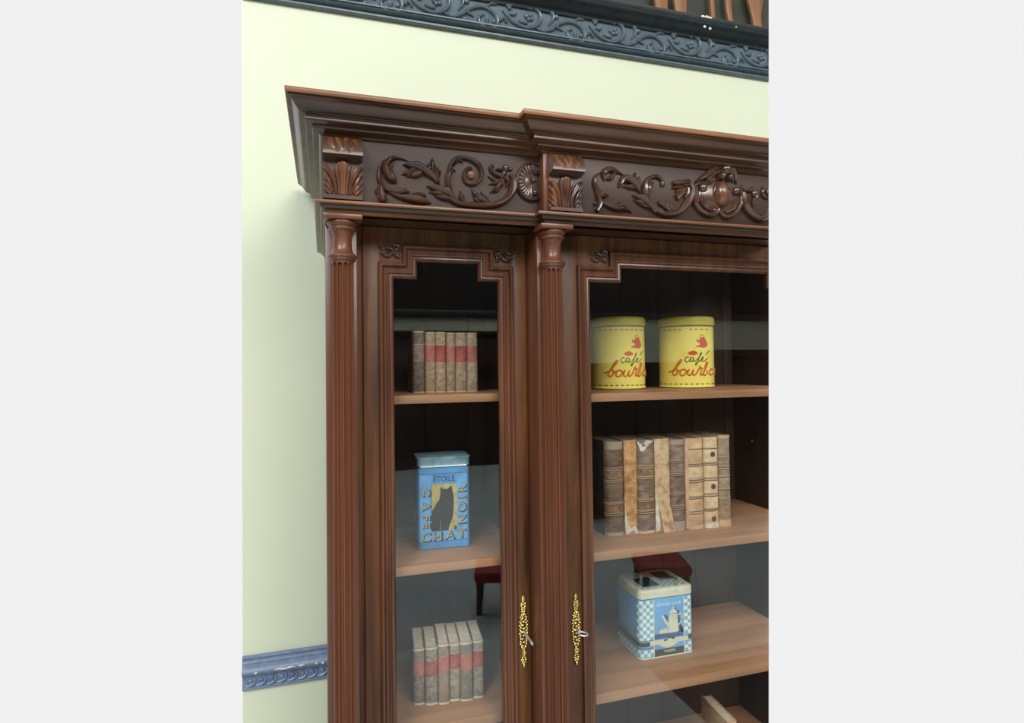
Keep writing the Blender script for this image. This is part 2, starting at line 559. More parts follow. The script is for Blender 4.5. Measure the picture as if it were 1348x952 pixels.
# top board of the case and the soffit under the lower cornice
bm = B()
box(bm, 0.004, X1 - 0.001, 1.335, YB, 0.3345, 0.36); box(bm, X1, XE, 1.305, YB, 0.3345, 0.36)
part('soffit_board', bm, M['case_x'])

FY = 1.318                                    # frieze ground, side section; middle: FY - PR
bm = B()
box(bm, 0.0, X1, FY + 0.004, FY + 0.025, 0.355, 0.502)
box(bm, 0.0, 0.018, FY + 0.02, YB, 0.355, 0.502)
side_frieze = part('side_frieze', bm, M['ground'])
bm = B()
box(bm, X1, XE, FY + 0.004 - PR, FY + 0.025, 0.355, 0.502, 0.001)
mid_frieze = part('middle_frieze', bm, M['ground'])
bm = B()                                      # upright strip where the middle section steps forward
box(bm, X1 - 0.001, X1 + 0.012, FY - PR - 0.001, FY + 0.01, 0.361, 0.4985, 0.001)
part('frieze_stile', bm, M['column'])


def crop(pts, ox, oz, sc, Y):
    out = []
    for (x, y, w_) in pts:
        p = at(ox + x / sc, oz + y / sc, Y)
        out.append((p.x, p.z, (w_ * 1.45 if w_ > 14 else w_) / sc * mpp(p)))
    return out


def carve(bm, strokes, ox, oz, sc, Y, hf=1.0, groove=0.26):
    for s_ in strokes:
        stroke(bm, crop(s_, ox, oz, sc, Y), lambda X, Z: Y, hf, groove)


def bead(bm, u, v, r, ox, oz, sc, Y, dep=0.9, rz=None):
    p = at(ox + u / sc, oz + v / sc, Y)
    q = mpp(p) / sc
    blob(bm, p.x, Y, p.z, r * q, r * q * dep + 0.002, (rz or r) * q, 18)


YS = FY + 0.004
A = (480, 190, 10.575, YS)
SA = [[(610, 240, 8), (520, 208, 22), (420, 190, 38), (340, 225, 52), (290, 310, 70), (320, 410, 95), (390, 490, 80), (445, 545, 12)],
      [(430, 200, 10), (385, 270, 26), (370, 350, 30), (400, 430, 30), (450, 500, 10)],
      [(300, 210, 12), (225, 280, 36), (195, 400, 42), (210, 520, 48), (290, 620, 52), (420, 655, 56), (530, 655, 60), (630, 665, 14)],
      [(215, 540, 30), (225, 640, 60), (235, 715, 80), (262, 765, 92), (318, 770, 20)],
      [(185, 600, 12), (163, 655, 34), (190, 700, 20)],
      [(290, 630, 30), (420, 708, 40), (560, 745, 58), (700, 765, 80), (820, 795, 60), (930, 825, 12)],
      [(600, 720, 18), (740, 692, 34), (850, 715, 22)], [(660, 760, 20), (760, 730, 34), (850, 725, 12)],
      [(1015, 565, 12), (960, 470, 52), (860, 385, 72), (740, 315, 84), (630, 295, 60), (525, 290, 10)],
      [(760, 350, 40), (650, 370, 56), (600, 440, 34), (590, 470, 10)], [(700, 420, 20), (580, 400, 44), (512, 430, 12)],
      [(780, 400, 60), (690, 430, 60), (620, 460, 10)],
      [(1045, 565, 12), (1000, 440, 48), (955, 330, 56), (935, 250, 44), (942, 190, 8)],
      [(985, 430, 18), (905, 345, 42), (868, 275, 10)], [(1040, 470, 10), (1045, 380, 26), (1020, 320, 8)],
      [(1250, 760, 40), (1150, 680, 70), (1050, 632, 72), (950, 612, 52), (855, 585, 8)],
      [(1150, 700, 40), (1030, 682, 52), (890, 672, 10)], [(1240, 770, 30), (1090, 745, 52), (960, 725, 10)],
      [(1180, 700, 40), (1160, 560, 54), (1160, 440, 62), (1205, 375, 52), (1268, 375, 10)]]
Bc = (590, 190, 10.02, YS)
SB = [[(60, 700, 40), (10, 560, 46), (0, 420, 46), (20, 300, 44), (70, 215, 40), (150, 180, 40), (260, 190, 44), (350, 232, 48), (415, 310, 50), (430, 410, 50), (395, 490, 46), (320, 525, 42), (245, 510, 38), (205, 455, 34), (205, 385, 34), (250, 330, 36), (310, 322, 30)],
      [(60, 300, 10), (130, 215, 34), (190, 250, 12)],
      [(-60, 640, 30), (20, 720, 42), (110, 775, 46), (250, 803, 52), (400, 812, 54), (560, 803, 60), (700, 765, 66), (800, 680, 78), (848, 580, 84), (850, 480, 72), (815, 410, 40)],
      [(200, 775, 20), (172, 700, 54), (148, 610, 10)],
      [(570, 800, 30), (430, 728, 54), (350, 660, 44), (302, 585, 8)], [(550, 780, 20), (480, 700, 36), (425, 625, 8)],
      [(440, 790, 20), (362, 735, 34), (325, 690, 8)],
      [(590, 290, 34), (555, 300, 34), (565, 355, 36), (640, 402, 46), (720, 430, 56)],
      [(610, 352, 18), (660, 335, 28), (720, 350, 24)],
      [(720, 450, 40), (640, 490, 38), (520, 425, 14)], [(715, 470, 40), (710, 535, 36), (688, 585, 10)],
      [(750, 440, 50), (785, 500, 40), (755, 580, 14)], [(690, 480, 40), (610, 515, 32), (530, 535, 12)],
      [(690, 510, 36), (635, 575, 42), (555, 640, 18)], [(660, 560, 30), (650, 600, 40), (600, 650, 10)],
      [(1100, 245, 26), (1000, 285, 34), (925, 375, 36), (900, 480, 38), (925, 590, 40), (985, 680, 42), (1080, 730, 44), (1170, 715, 40), (1205, 655, 24)],
      [(1110, 325, 16), (1135, 380, 28), (1180, 385, 28), (1205, 335, 28), (1190, 275, 26), (1130, 255, 16)]]
bm = B()
carve(bm, SA, *A)
carve(bm, SB, *Bc)
for ang in range(95, 290, 17):
    a = math.radians(ang)
    stroke(bm, crop([(1090 + 30 * math.cos(a), 500 - 40 * math.sin(a), 20), (1070 + 90 * math.cos(a), 500 - 130 * math.sin(a), 44), (1060 + 145 * math.cos(a), 500 - 215 * math.sin(a), 46)], *Bc), lambda X, Z: YS, 0.45)
for (u, v, r) in ((755, 320, 52), (735, 385, 40), (820, 330, 30), (1140, 640, 42), (1120, 480, 32), (1165, 350, 18)):
    bead(bm, u, v, r, *Bc)
for kx in range(9):
    a = math.radians(100 + kx * 22)
    bead(bm, 1055 + 152 * math.cos(a), 495 - 235 * math.sin(a), 20, *Bc)
part('carved_scrollwork', bm, M['carved'], side_frieze)
bm = B()
bead(bm, 298, 408, 62, *Bc, dep=0.9)
part('worn_volute_boss', bm, M['worn'], side_frieze)
bm = B()
p = at(590 + 1030 / 10.02, 190 + 500 / 10.02, YS)
blob(bm, p.x, YS, p.z, 0.012, 0.006, 0.018)
part('worn_shell_boss', bm, M['worn'], side_frieze)

YM = FY + 0.004 - PR
Cc = (770, 200, 9.523, YM)
SC = [[(490, 300, 8), (380, 243, 36), (290, 225, 52), (225, 270, 54), (235, 370, 12)], [(380, 260, 24), (320, 325, 42), (255, 350, 12)],
      [(190, 262, 14), (125, 315, 34), (108, 400, 42), (145, 490, 46), (205, 545, 60), (295, 550, 10)],
      [(120, 440, 34), (155, 560, 48), (172, 660, 58), (135, 745, 44)], [(175, 610, 20), (108, 665, 30)],
      [(190, 620, 32), (290, 682, 46), (400, 712, 52), (480, 690, 46), (512, 672, 10)], [(390, 722, 40), (490, 715, 44), (585, 768, 8)],
      [(370, 665, 8), (450, 628, 8)],
      [(695, 530, 12), (640, 440, 52), (560, 358, 64), (480, 335, 60), (435, 400, 46), (415, 445, 20)], [(655, 460, 30), (560, 440, 42), (465, 440, 12)],
      [(520, 360, 30), (470, 320, 30), (440, 330, 8)],
      [(690, 500, 12), (660, 400, 48), (625, 325, 52), (612, 255, 8)],
      [(870, 760, 40), (765, 610, 54), (738, 480, 52), (752, 390, 46), (800, 335, 40), (870, 308, 36), (935, 332, 36), (970, 385, 30)],
      [(785, 560, 28), (775, 470, 52), (815, 412, 50), (862, 395, 10)],
      [(880, 745, 40), (765, 645, 62), (690, 582, 62), (585, 548, 10)], [(780, 670, 36), (690, 640, 44), (595, 600, 8)],
      [(830, 700, 30), (740, 675, 44), (650, 650, 10)],
      [(800, 660, 36), (900, 752, 48), (1010, 788, 50), (1130, 765, 56), (1215, 690, 58), (1265, 600, 50)],
      [(1070, 770, 30), (1000, 700, 52), (935, 650, 42), (900, 625, 8)], [(1100, 750, 30), (1045, 685, 44), (1005, 650, 10)],
      [(990, 775, 30), (930, 735, 42), (885, 690, 8)]]
Dc = (880, 205, 9.519, YM)
SD = [[(80, 740, 46), (175, 660, 60), (240, 560, 66), (272, 450, 56), (270, 370, 30)],
      [(40, 340, 30), (100, 345, 52), (180, 340, 50), (250, 330, 40)], [(40, 405, 20), (100, 400, 34), (170, 400, 30)],
      [(80, 455, 26), (150, 440, 46), (210, 420, 44)], [(95, 550, 36), (135, 490, 46), (185, 450, 40)], [(55, 515, 14), (110, 480, 34)],
      [(190, 530, 24), (222, 475, 36), (230, 410, 30)],
      [(520, 350, 30), (440, 345, 34), (360, 352, 34), (305, 400, 34), (292, 480, 40), (315, 600, 46), (395, 700, 46), (500, 748, 46), (580, 725, 40), (600, 670, 34), (555, 655, 14)],
      [(615, 690, 24), (690, 768, 44), (800, 735, 46), (870, 640, 44), (897, 520, 38), (885, 430, 34), (830, 400, 14)],
      [(390, 560, 30), (450, 650, 50), (530, 700, 30)], [(700, 720, 30), (790, 660, 50), (850, 560, 24)],
      [(700, 118, 60), (600, 150, 54), (480, 232, 54), (400, 288, 44), (318, 335, 10)],
      [(690, 170, 40), (590, 215, 36), (480, 300, 34), (440, 340, 12)],
      [(700, 118, 60), (770, 180, 56), (815, 280, 48), (850, 362, 10)], [(720, 180, 40), (770, 250, 40), (800, 340, 14)],
      [(610, 345, 40), (560, 420, 50), (545, 530, 36), (580, 640, 10)],
      [(895, 385, 24), (960, 440, 30), (1040, 425, 38)], [(990, 520, 36), (1000, 590, 26)], [(1050, 540, 36), (1048, 630, 26)],
      [(1060, 440, 30), (1090, 500, 30), (1060, 560, 14)],
      [(905, 470, 50), (930, 610, 64), (1000, 725, 58), (1110, 795, 54), (1180, 790, 50), (1260, 720, 50)],
      [(1120, 800, 20), (1185, 750, 42), (1250, 680, 26)], [(1150, 740, 14), (1210, 700, 30), (1260, 650, 12)],
      [(1180, 400, 24), (1160, 460, 30), (1190, 520, 30), (1260, 530, 26)]]
bm = B()
carve(bm, SC, *Cc)
carve(bm, SD, *Dc)
for (u, v, r) in ((683, 365, 18), (965, 405, 40)):
    bead(bm, u, v, r, *Cc)
for (u, v, r) in ((195, 350, 48), (235, 325, 36), (425, 408, 64), (840, 445, 54), (570, 685, 34), (1035, 430, 36), (1065, 480, 48), (1240, 460, 46)):
    bead(bm, u, v, r, *Dc)
bead(bm, 640, 272, 56, *Dc, dep=1.9)
bead(bm, 742, 282, 44, *Dc, dep=1.9)
p = at(880 + 600 / 9.519, 205 + 520 / 9.519, YM)          # shield ground behind the oval
blob(bm, p.x, YM + 0.002, p.z, 0.055, 0.012, 0.044, 28)
p = at(880 + 690 / 9.519, 205 + 190 / 9.519, YM)
blob(bm, p.x, YM - 0.002, p.z, 0.017, 0.022, 0.017)
part('carved_scrollwork', bm, M['carved'], mid_frieze)
bm = B()
p = at(880 + 660 / 9.519, 205 + 480 / 9.519, YM - 0.01)
blob(bm, p.x, YM - 0.004, p.z, 0.0215, 0.026, 0.0335, 28)
part('oval_boss', bm, M['worn'], mid_frieze)


# corbels: a bulging upper block over an acanthus leaf
def corbel(x0, x1, dy):
    y0 = 1.318 + dy

    def front(z):
        t = (0.499 - z) / (0.499 - 0.4525)
        t = min(1, max(0, t))
        return y0 - 0.004 - 0.030 * math.sin(t * PI / 2) ** 0.8
    bm = B()
    zs = [0.499 - (0.499 - 0.4525) * i / 10 for i in range(11)]
    prof = [(y0 + 0.006, 0.499)] + [(front(z), z) for z in zs] + [(y0 - 0.008, 0.4470), (y0 - 0.006, 0.4455), (y0 - 0.006, 0.372), (y0 - 0.014, 0.3705), (y0 - 0.014, 0.3625), (y0 + 0.006, 0.3625)]
    grid(bm, [[(x, y, z) for y, z in prof] for x in (x0, x1)], close_u=True, cap=True)
    c = part('corbel', bm, M['corbel'])
    xc = (x0 + x1) / 2; hw = (x1 - x0) / 2
    bm = B()
    sf = lambda X, Z: front(Z)
    stroke(bm, [(xc - 0.3 * hw, 0.497, 0.010), (xc - 0.14 * hw, 0.475, 0.010), (xc, 0.456, 0.004)], sf, 0.35, 0.3, 0.001)
    stroke(bm, [(xc + 0.22 * hw, 0.497, 0.012), (xc + 0.16 * hw, 0.475, 0.011), (xc, 0.456, 0.004)], sf, 0.35, 0.3, 0.001)
    for s_ in (-1, 1):
        stroke(bm, [(xc + s_ * 0.62 * hw, 0.494, 0.010), (xc + s_ * 0.6 * hw, 0.476, 0.012), (xc + s_ * 0.4 * hw, 0.462, 0.010), (xc + s_ * 0.1 * hw, 0.457, 0.003)], sf, 0.3, 0.4, 0.001)
        for q in range(4):
            z = 0.489 - q * 0.008
            stroke(bm, [(xc + s_ * (0.60 - q * 0.07) * hw, z, 0.004), (xc + s_ * (0.76 - q * 0.05) * hw, z - 0.006, 0.003)], sf, 0.4, 0, 0.001)
    part('carved_leaf', bm, M['worn'], c)
    bm = B()
    s2 = lambda X, Z: y0 - 0.006 - 0.008 * max(0, min(1, (Z - 0.375) / 0.07)) ** 2
    stroke(bm, [(xc, 0.373, 0.016), (xc, 0.395, 0.018), (xc, 0.425, 0.030), (xc, 0.439, 0.026), (xc, 0.444, 0.010)], s2, 0.16)
    for dx, top in ((-0.0125, 0.434), (-0.005, 0.441), (0.005, 0.441), (0.0125, 0.434), (0, 0.443)):
        stroke(bm, [(xc + dx * 0.55, 0.373, 0.006), (xc + dx * 0.7, 0.395, 0.0065), (xc + dx, 0.42, 0.009), (xc + dx * 1.15, top, 0.006)], s2, 0.7)
    for s_ in (-1, 1):
        stroke(bm, [(xc + s_ * 0.014, 0.374, 0.006), (xc + s_ * 0.018, 0.400, 0.010), (xc + s_ * 0.030, 0.425, 0.012), (xc + s_ * 0.040, 0.433, 0.006)], s2, 0.7, 0.3)
        stroke(bm, [(xc + s_ * 0.022, 0.378, 0.006), (xc + s_ * 0.028, 0.398, 0.010), (xc + s_ * 0.036, 0.412, 0.009), (xc + s_ * 0.041, 0.414, 0.004)], s2, 0.8)
        stroke(bm, [(xc + s_ * 0.024, 0.374, 0.006), (xc + s_ * 0.031, 0.390, 0.009), (xc + s_ * 0.041, 0.400, 0.004)], s2, 0.8)
        stroke(bm, [(xc + s_ * 0.026, 0.372, 0.005), (xc + s_ * 0.033, 0.380, 0.008), (xc + s_ * 0.041, 0.387, 0.004)], s2, 0.8)
    bmesh.ops.translate(bm, verts=bm.verts, vec=(0, 0, 0))
    part('acanthus', bm, M['worn'], c)
    return c


corbel(-0.0005, 0.0815, 0.0)
corbel(0.506, 0.588, -PR)


# columns
def column(cx, cy, pil0, pil1, pily):
    bm = B(); box(bm, pil0, pil1, pily, pily + 0.10, FL + 0.08, 0.3345, 0.0015)
    pil = part('pilaster', bm, M['column'])
    bm = B(); box(bm, cx - 0.040, cx + 0.042, cy - 0.034, pily, 0.3225, 0.3335, 0.001)
    part('abacus', bm, M['column'])
    # fluted shaft
    bm = B()
    n, NF, R = 168, 12, 0.0245
    zs = [0.2345, 0.230, 0.2275, 0.225, 0.222, 0.218, 0.212] + [0.2 - i * 0.1 for i in range(16)]
    rows = []
    for z in zs:
        row = []
        for k in range(n):
            th = 2 * PI * k / n
            ph = (k * NF / n) % 1.0
            d = abs(ph - 0.5) * 2                 # 0 in the middle of a flute
            wdt = 0.80
            t = max(0, 1 - (d / wdt) ** 2)
            # rounded top of each flute
            lim = 0.2295 - 0.007 * (1 - math.sqrt(max(0, 1 - (d / wdt) ** 2))) if d < wdt else -9
            dep = 0.0085 * t ** 0.4 if z < lim else 0.0
            r = R - dep
            row.append((cx + r * math.cos(th), cy + r * math.sin(th), z))
        rows.append(row)
    grid(bm, rows, close_u=True, cap=True)
    c = part('column_shaft', bm, M['column'], smooth=50)
    bm = B()
    lathe(bm, [(0.018, 0.3235), (0.0300, 0.3225), (0.0325, 0.3195), (0.0325, 0.3165), (0.0300, 0.3125), (0.0265, 0.3105), (0.0262, 0.3090), (0.0285, 0.3075), (0.0295, 0.3050),
               (0.0285, 0.3025), (0.0255, 0.3010), (0.0225, 0.2975), (0.0208, 0.291), (0.0204, 0.280), (0.0207, 0.268), (0.0218, 0.260), (0.0245, 0.253), (0.0285, 0.2490),
               (0.0315, 0.2465), (0.0325, 0.2440), (0.0315, 0.2415), (0.0290, 0.2405), (0.0285, 0.2390), (0.0295, 0.2375), (0.0285, 0.2355), (0.0255, 0.2345), (0.0250, 0.2330), (0.018, 0.2325)], cx, cy, 56)
    part('capital', bm, M['column'], c, smooth=60)


column(0.0395, 1.347, 0.004, 0.072, 1.3705)
column(0.5255, 1.319, 0.495, 0.558, 1.3425)
bm = B(); box(bm, 0.060, 0.100, 1.432, 1.47, FL + 0.09, 0.334); part('case_stile', bm, M['case_v'])
bm = B(); box(bm, 0.550, 0.600, 1.410, 1.45, FL + 0.09, 0.334); part('case_stile', bm, M['case_v'])

# carcass
bm = B(); box(bm, 0.0045, 0.026, 1.4706, YB, FL + 0.08, 0.3345); part('outer_side', bm, M['case_v'])
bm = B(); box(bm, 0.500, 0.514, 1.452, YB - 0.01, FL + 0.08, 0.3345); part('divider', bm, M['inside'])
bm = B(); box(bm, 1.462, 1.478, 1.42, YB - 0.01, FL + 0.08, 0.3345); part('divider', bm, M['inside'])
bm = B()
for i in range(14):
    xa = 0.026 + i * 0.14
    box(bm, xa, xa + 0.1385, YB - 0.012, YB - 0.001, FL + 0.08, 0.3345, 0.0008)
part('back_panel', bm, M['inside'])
bm = B(); box(bm, -0.004, X1, 1.352, YB, FL, FL + 0.085, 0.003); box(bm, X1 - 0.01, 1.62, 1.324, YB, FL, FL + 0.085, 0.003)
part('plinth', bm, M['case_x'])
# strip between the side door and the pilaster
bm = B(); box(bm, 0.4935, 0.4975, 1.425, 1.46, FL + 0.09, 0.333); part('door_stop', bm, M['case_v'])

LS = [(-0.070, -0.0905), (-0.487, -0.509), (-0.880, -0.904)]
for (zt, zb) in LS:
    bm = B(); box(bm, 0.0265, 0.4995, 1.462, YB - 0.013, zb, zt, 0.0012); part('shelf', bm, M['shelf'])
for (zt, zb) in [(-0.0785, -0.1005), (-0.505, -0.5295), (-0.882, -0.909)]:
    bm = B(); box(bm, 0.5145, 1.4615, 1.462, YB - 0.013, zb, zt, 0.0012); part('shelf', bm, M['shelf'])

MP = [(0, 0.012), (0, -0.004), (0.001, -0.0075), (0.0045, -0.0095), (0.008, -0.0085), (0.0095, -0.0055), (0.0105, -0.0025), (0.0135, 0.0005), (0.0175, 0.0015),
      (0.0185, -0.0005), (0.0215, -0.0020), (0.0245, -0.0005), (0.0255, 0.0025), (0.0270, 0.0045), (0.0300, 0.0035), (0.0330, 0.0045), (0.0345, 0.0070), (0.0362, 0.0085), (0.0362, 0.0180), (0.010, 0.0180)]


def door(xl, xr, gx0, gx1, n0, n1, zn, zt, yd, kx, kz, key, mw_):
    """xl..xr leaf; gx0..gx1 moulding outline; n0, n1 notch inner sides; zn, zt notch and top levels"""
    bot = -1.42
    bm = B()
    box(bm, xl, gx0 + 0.003, yd, yd + 0.022, bot, 0.333, 0.001)
    box(bm, gx1 - 0.003, xr, yd, yd + 0.022, bot, 0.333, 0.001)
    box(bm, gx0 + 0.003, gx1 - 0.003, yd + 0.0005, yd + 0.022, zt - 0.003, 0.333)
    box(bm, gx0 + 0.003, n0 + 0.003, yd + 0.0005, yd + 0.022, zn - 0.003, zt - 0.003)
    box(bm, n1 - 0.003, gx1 - 0.003, yd + 0.0005, yd + 0.022, zn - 0.003, zt - 0.003)
    box(bm, gx0 + 0.003, gx1 - 0.003, yd + 0.0005, yd + 0.022, bot, bot + 0.12)
    d = part('door', bm, M['case_v'])
    poly = [(gx0, bot + 0.12), (gx0, zn), (n0, zn), (n0, zt), (n1, zt), (n1, zn), (gx1, zn), (gx1, bot + 0.12)]
    bm = B()
    s_ = mw_ / 0.0362
    ring_moulding(bm, poly, [(a * s_, b_) for a, b_ in MP], yd)
    part('door_moulding', bm, M['moulding'], d, smooth=28)
    bm = B()
    box(bm, gx0 + 0.006, gx1 - 0.006, yd + 0.0145, yd + 0.0175, bot + 0.126, zn - 0.006)
    box(bm, n0 + 0.006, n1 - 0.006, yd + 0.0145, yd + 0.0175, zn - 0.006, zt - 0.006)
    bmesh.ops.remove_doubles(bm, verts=bm.verts, dist=1e-6)
    part('glass_pane', bm, M['glass'], d)
    # small carved sprigs in the corners
    for (x0, x1, mir) in ((gx0, n0, 1), (gx1, n1, -1)):
        bm = B()
        sfd = lambda X, Z: yd
        ex = n0 if mir == 1 else n1
        zc = (zn + zt) / 2 + 0.006
        L = [[(0.052, -0.006, 0.003), (0.040, -0.012, 0.008), (0.028, -0.010, 0.010), (0.018, 0.002, 0.009)],
             [(0.056, 0.008, 0.003), (0.046, 0.004, 0.007), (0.036, 0.008, 0.006)],
             [(0.040, 0.004, 0.004), (0.030, 0.006, 0.008), (0.022, 0.000, 0.008)],
             [(0.024, 0.012, 0.005), (0.014, 0.014, 0.009), (0.006, 0.008, 0.007), (0.008, -0.002, 0.008)],
             [(0.020, -0.006, 0.006), (0.012, -0.012, 0.009), (0.006, -0.014, 0.006)]]
        for q in L:
            stroke(bm, [(ex - mir * a, zc + b_, c) for a, b_, c in q], sfd, 0.7, 0.25)
        for (a, b_, r) in ((0.014, 0.004, 0.006), (0.020, 0.008, 0.004), (0.010, -0.006, 0.005), (0.034, -0.002, 0.004), (0.016, -0.004, 0.004)):
            blob(bm, ex - mir * a, yd, zc + b_, r, 0.006, r, 10)
        part('corner_carving', bm, M['carved'], d)
    # brass lock plate and key
    bm = B()
    H = 0.168
    for i in range(60):
        t = i / 59
        z = kz + H * (0.5 - t)
        env = 0.0024 + (0.0088 * max(0, math.sin(PI * (t - 0.24) / 0.50)) ** 0.3 if 0.24 < t < 0.74 else 0) + (0.0042 if 0.08 < t < 0.13 else 0.0018 if 0.13 <= t < 0.22 else 0) + (0.0035 if 0.88 < t < 0.95 else 0)
        wob = 1 + 0.22 * math.sin(i * 1.9)
        for s_ in (-1, 1):
            blob(bm, kx + s_ * env * wob * 0.78, yd - 0.001, z, 0.0030 + 0.0008 * math.sin(i * 2.7), 0.0035, 0.0026, 8)
        if i % 3 == 0:
            blob(bm, kx + 0.002 * math.sin(i), yd - 0.001, z, max(0.003, env * 0.6), 0.0042, 0.0036, 8)
    blob(bm, kx, yd - 0.001, kz - H / 2, 0.0050, 0.006, 0.0058, 12)
    blob(bm, kx, yd - 0.001, kz - H / 2 + 0.011, 0.0062, 0.004, 0.0035, 12)
    blob(bm, kx, yd - 0.001, kz + H / 2, 0.0035, 0.004, 0.006, 10)
    for (zz, rr) in ((0.062, 0.0062), (0.030, 0.0080), (-0.052, 0.0055)):
        tube(bm, [(kx + rr * math.cos(a * PI / 6), yd - 0.003, kz + zz + rr * math.sin(a * PI / 6)) for a in range(13)], 0.0012, 6)
    part('lock_plate', bm, M['brass'], d)
    bm = B()
    kz2 = kz
    if key == 'straight':
        tube(bm, [(kx, yd + 0.003, kz2), (kx + 0.001, yd - 0.030, kz2 - 0.002), (kx + 0.0015, yd - 0.060, kz2 - 0.004)], [0.0030, 0.0030, 0.0034], 10)
        box(bm, kx + 0.0005, kx + 0.0025, yd - 0.066, yd - 0.048, kz2 - 0.0085, kz2 + 0.001, 0.0008)
    else:
        tube(bm, [(kx, yd + 0.003, kz2), (kx + 0.001, yd - 0.022, kz2 + 0.001)], 0.0024, 10)
        cx_, cz_ = kx + 0.004, kz2 + 0.001
        tube(bm, [(cx_ + 0.013 * math.cos(a * PI / 8), yd - 0.033 + 0.012 * math.sin(a * PI / 8), cz_ - 0.002 * math.cos(a * PI / 8)) for a in range(17)], 0.0018, 8)
    k_ = part('key', bm, M['steel'], d)
    k_['label'] = 'steel key in the lock'
    return d


pL = at(689, 831, 1.42)
door(0.0885, 0.4925, 0.1235, 0.4580, 0.1800, 0.4060, 0.2500, 0.2930, 1.42, pL.x, pL.z, 'straight', 0.0362)
pR = at(758, 828, 1.392)
door(0.5740, 1.3880, 0.6215, 1.3530, 0.7130, 1.2620, 0.2560, 0.2960, 1.392, pR.x, pR.z, 'bow', 0.0395)


# ------------------------------------------------------------------ books
def book_mesh(t, name, w_, h, d, cover_m, spine_m, pages_m, curve=0.25, bands=(), band_m=None, label=None, label_m=None, gap=0.0025, ends=None, ends_m=None, torn=None, torn_m=None, extra=()):
    """spine faces -y, base at z = 0, x centred"""
    cv = w_ * curve

    def spine_y(x):
        q = min(1, abs(x) / (w_ / 2))
        return -cv * math.sqrt(max(0, 1 - q * q)) if curve else 0.0
    bm = B()
    # boards
    for s_ in (-1, 1):
        box(bm, s_ * w_ / 2 - (0.0025 if s_ > 0 else 0), s_ * w_ / 2 + (0.0025 if s_ < 0 else 0), 0, d, 0, h, 0.0006)
    mesh_obj('cover', bm, cover_m, t, world=False)
    bm = B(); box(bm, -w_ / 2 + 0.0026, w_ / 2 - 0.0026, 0.001, d - 0.004, gap, h - gap)
    mesh_obj('page_block', bm, pages_m, t, world=False)
    bm = B()
    n = 12
    xs = [-w_ / 2 + w_ * i / n for i in range(n + 1)]
    hz = [0.0, 0.001, h * 0.25, h * 0.5, h * 0.75, h - 0.0015, h]
    outer = [[(x, spine_y(x) - (0.0 if 0 < i < len(hz) - 1 else -0.0007), z) for x in xs] for i, z in enumerate(hz)]
    inner = [[(x, min(0.003, spine_y(x) + 0.003), z) for x in reversed(xs)] for z in hz]
    grid(bm, [a + b_ for a, b_ in zip(outer, inner)], close_u=True, cap=True)
    sp = mesh_obj('spine', bm, spine_m, t, world=False, smooth=50)

    def patch(nm, z0, z1, m, off=0.0006, x0=-1.0, x1=1.0):
        bm = B()
        xx = [w_ / 2 * (x0 + (x1 - x0) * i / 8) * 0.985 for i in range(9)]
        o = [[(x, spine_y(x) - off, z) for x in xx] for z in (z0, z1)]
        inn = [[(x, spine_y(x) + 0.0006, z) for x in reversed(xx)] for z in (z0, z1)]
        grid(bm, [a + b_ for a, b_ in zip(o, inn)], close_u=True, cap=True)
        mesh_obj(nm, bm, m, t, world=False, smooth=50)
    if label:
        patch('spine_label', label[0] * h, label[1] * h, label_m)
    for (z0, z1, m) in extra:
        patch('spine_label', z0 * h, z1 * h, m, 0.0005)
    if bands:
        for z in bands:
            bm = B()
            rr = []
            for dz, off in ((-0.0016, 0.0), (-0.0009, 0.0013), (0.0009, 0.0013), (0.0016, 0.0)):
                rr.append([(x, spine_y(x) - off, z * h + dz) for x in xs] + [(x, spine_y(x) + 0.001, z * h + dz) for x in reversed(xs)])
            grid(bm, rr, close_u=True, cap=True)
            mesh_obj('raised_band', bm, band_m, t, world=False, smooth=50)
    if bands:
        for z in bands:  # thin dark line just below each raised band
            bm = B()
            for (za, zb) in ((z * h - 0.0032, z * h - 0.0018),):
                xx = [w_ / 2 * (-1 + 2 * i / 10) * 0.98 for i in range(11)]
                o_ = [[(x, spine_y(x) - 0.0007, q) for x in xx] for q in (za, zb)]
                i_ = [[(x, spine_y(x) + 0.0006, q) for x in reversed(xx)] for q in (za, zb)]
                grid(bm, [a + b_ for a, b_ in zip(o_, i_)], close_u=True, cap=True)
            mesh_obj('band_line', bm, band_line_m, t, world=False, smooth=50)
    if ends:
        for (z0, z1) in ends:
            patch('spine_end', z0 * h, z1 * h, ends_m, 0.0008)
    if torn:
        bm = B()
        V = [bm.verts.new((a * w_ / 2, spine_y(a * w_ / 2) - 0.0018, b_ * h)) for a, b_ in torn]
        V2 = [bm.verts.new((a * w_ / 2, spine_y(a * w_ / 2) + 0.001, b_ * h)) for a, b_ in torn]
        bm.faces.new(V); bm.faces.new(V2)
        for i in range(len(V)):
            bm.faces.new((V[i - 1], V[i], V2[i], V2[i - 1]))
        mesh_obj('torn_paper', bm, torn_m, t, world=False)
    return t


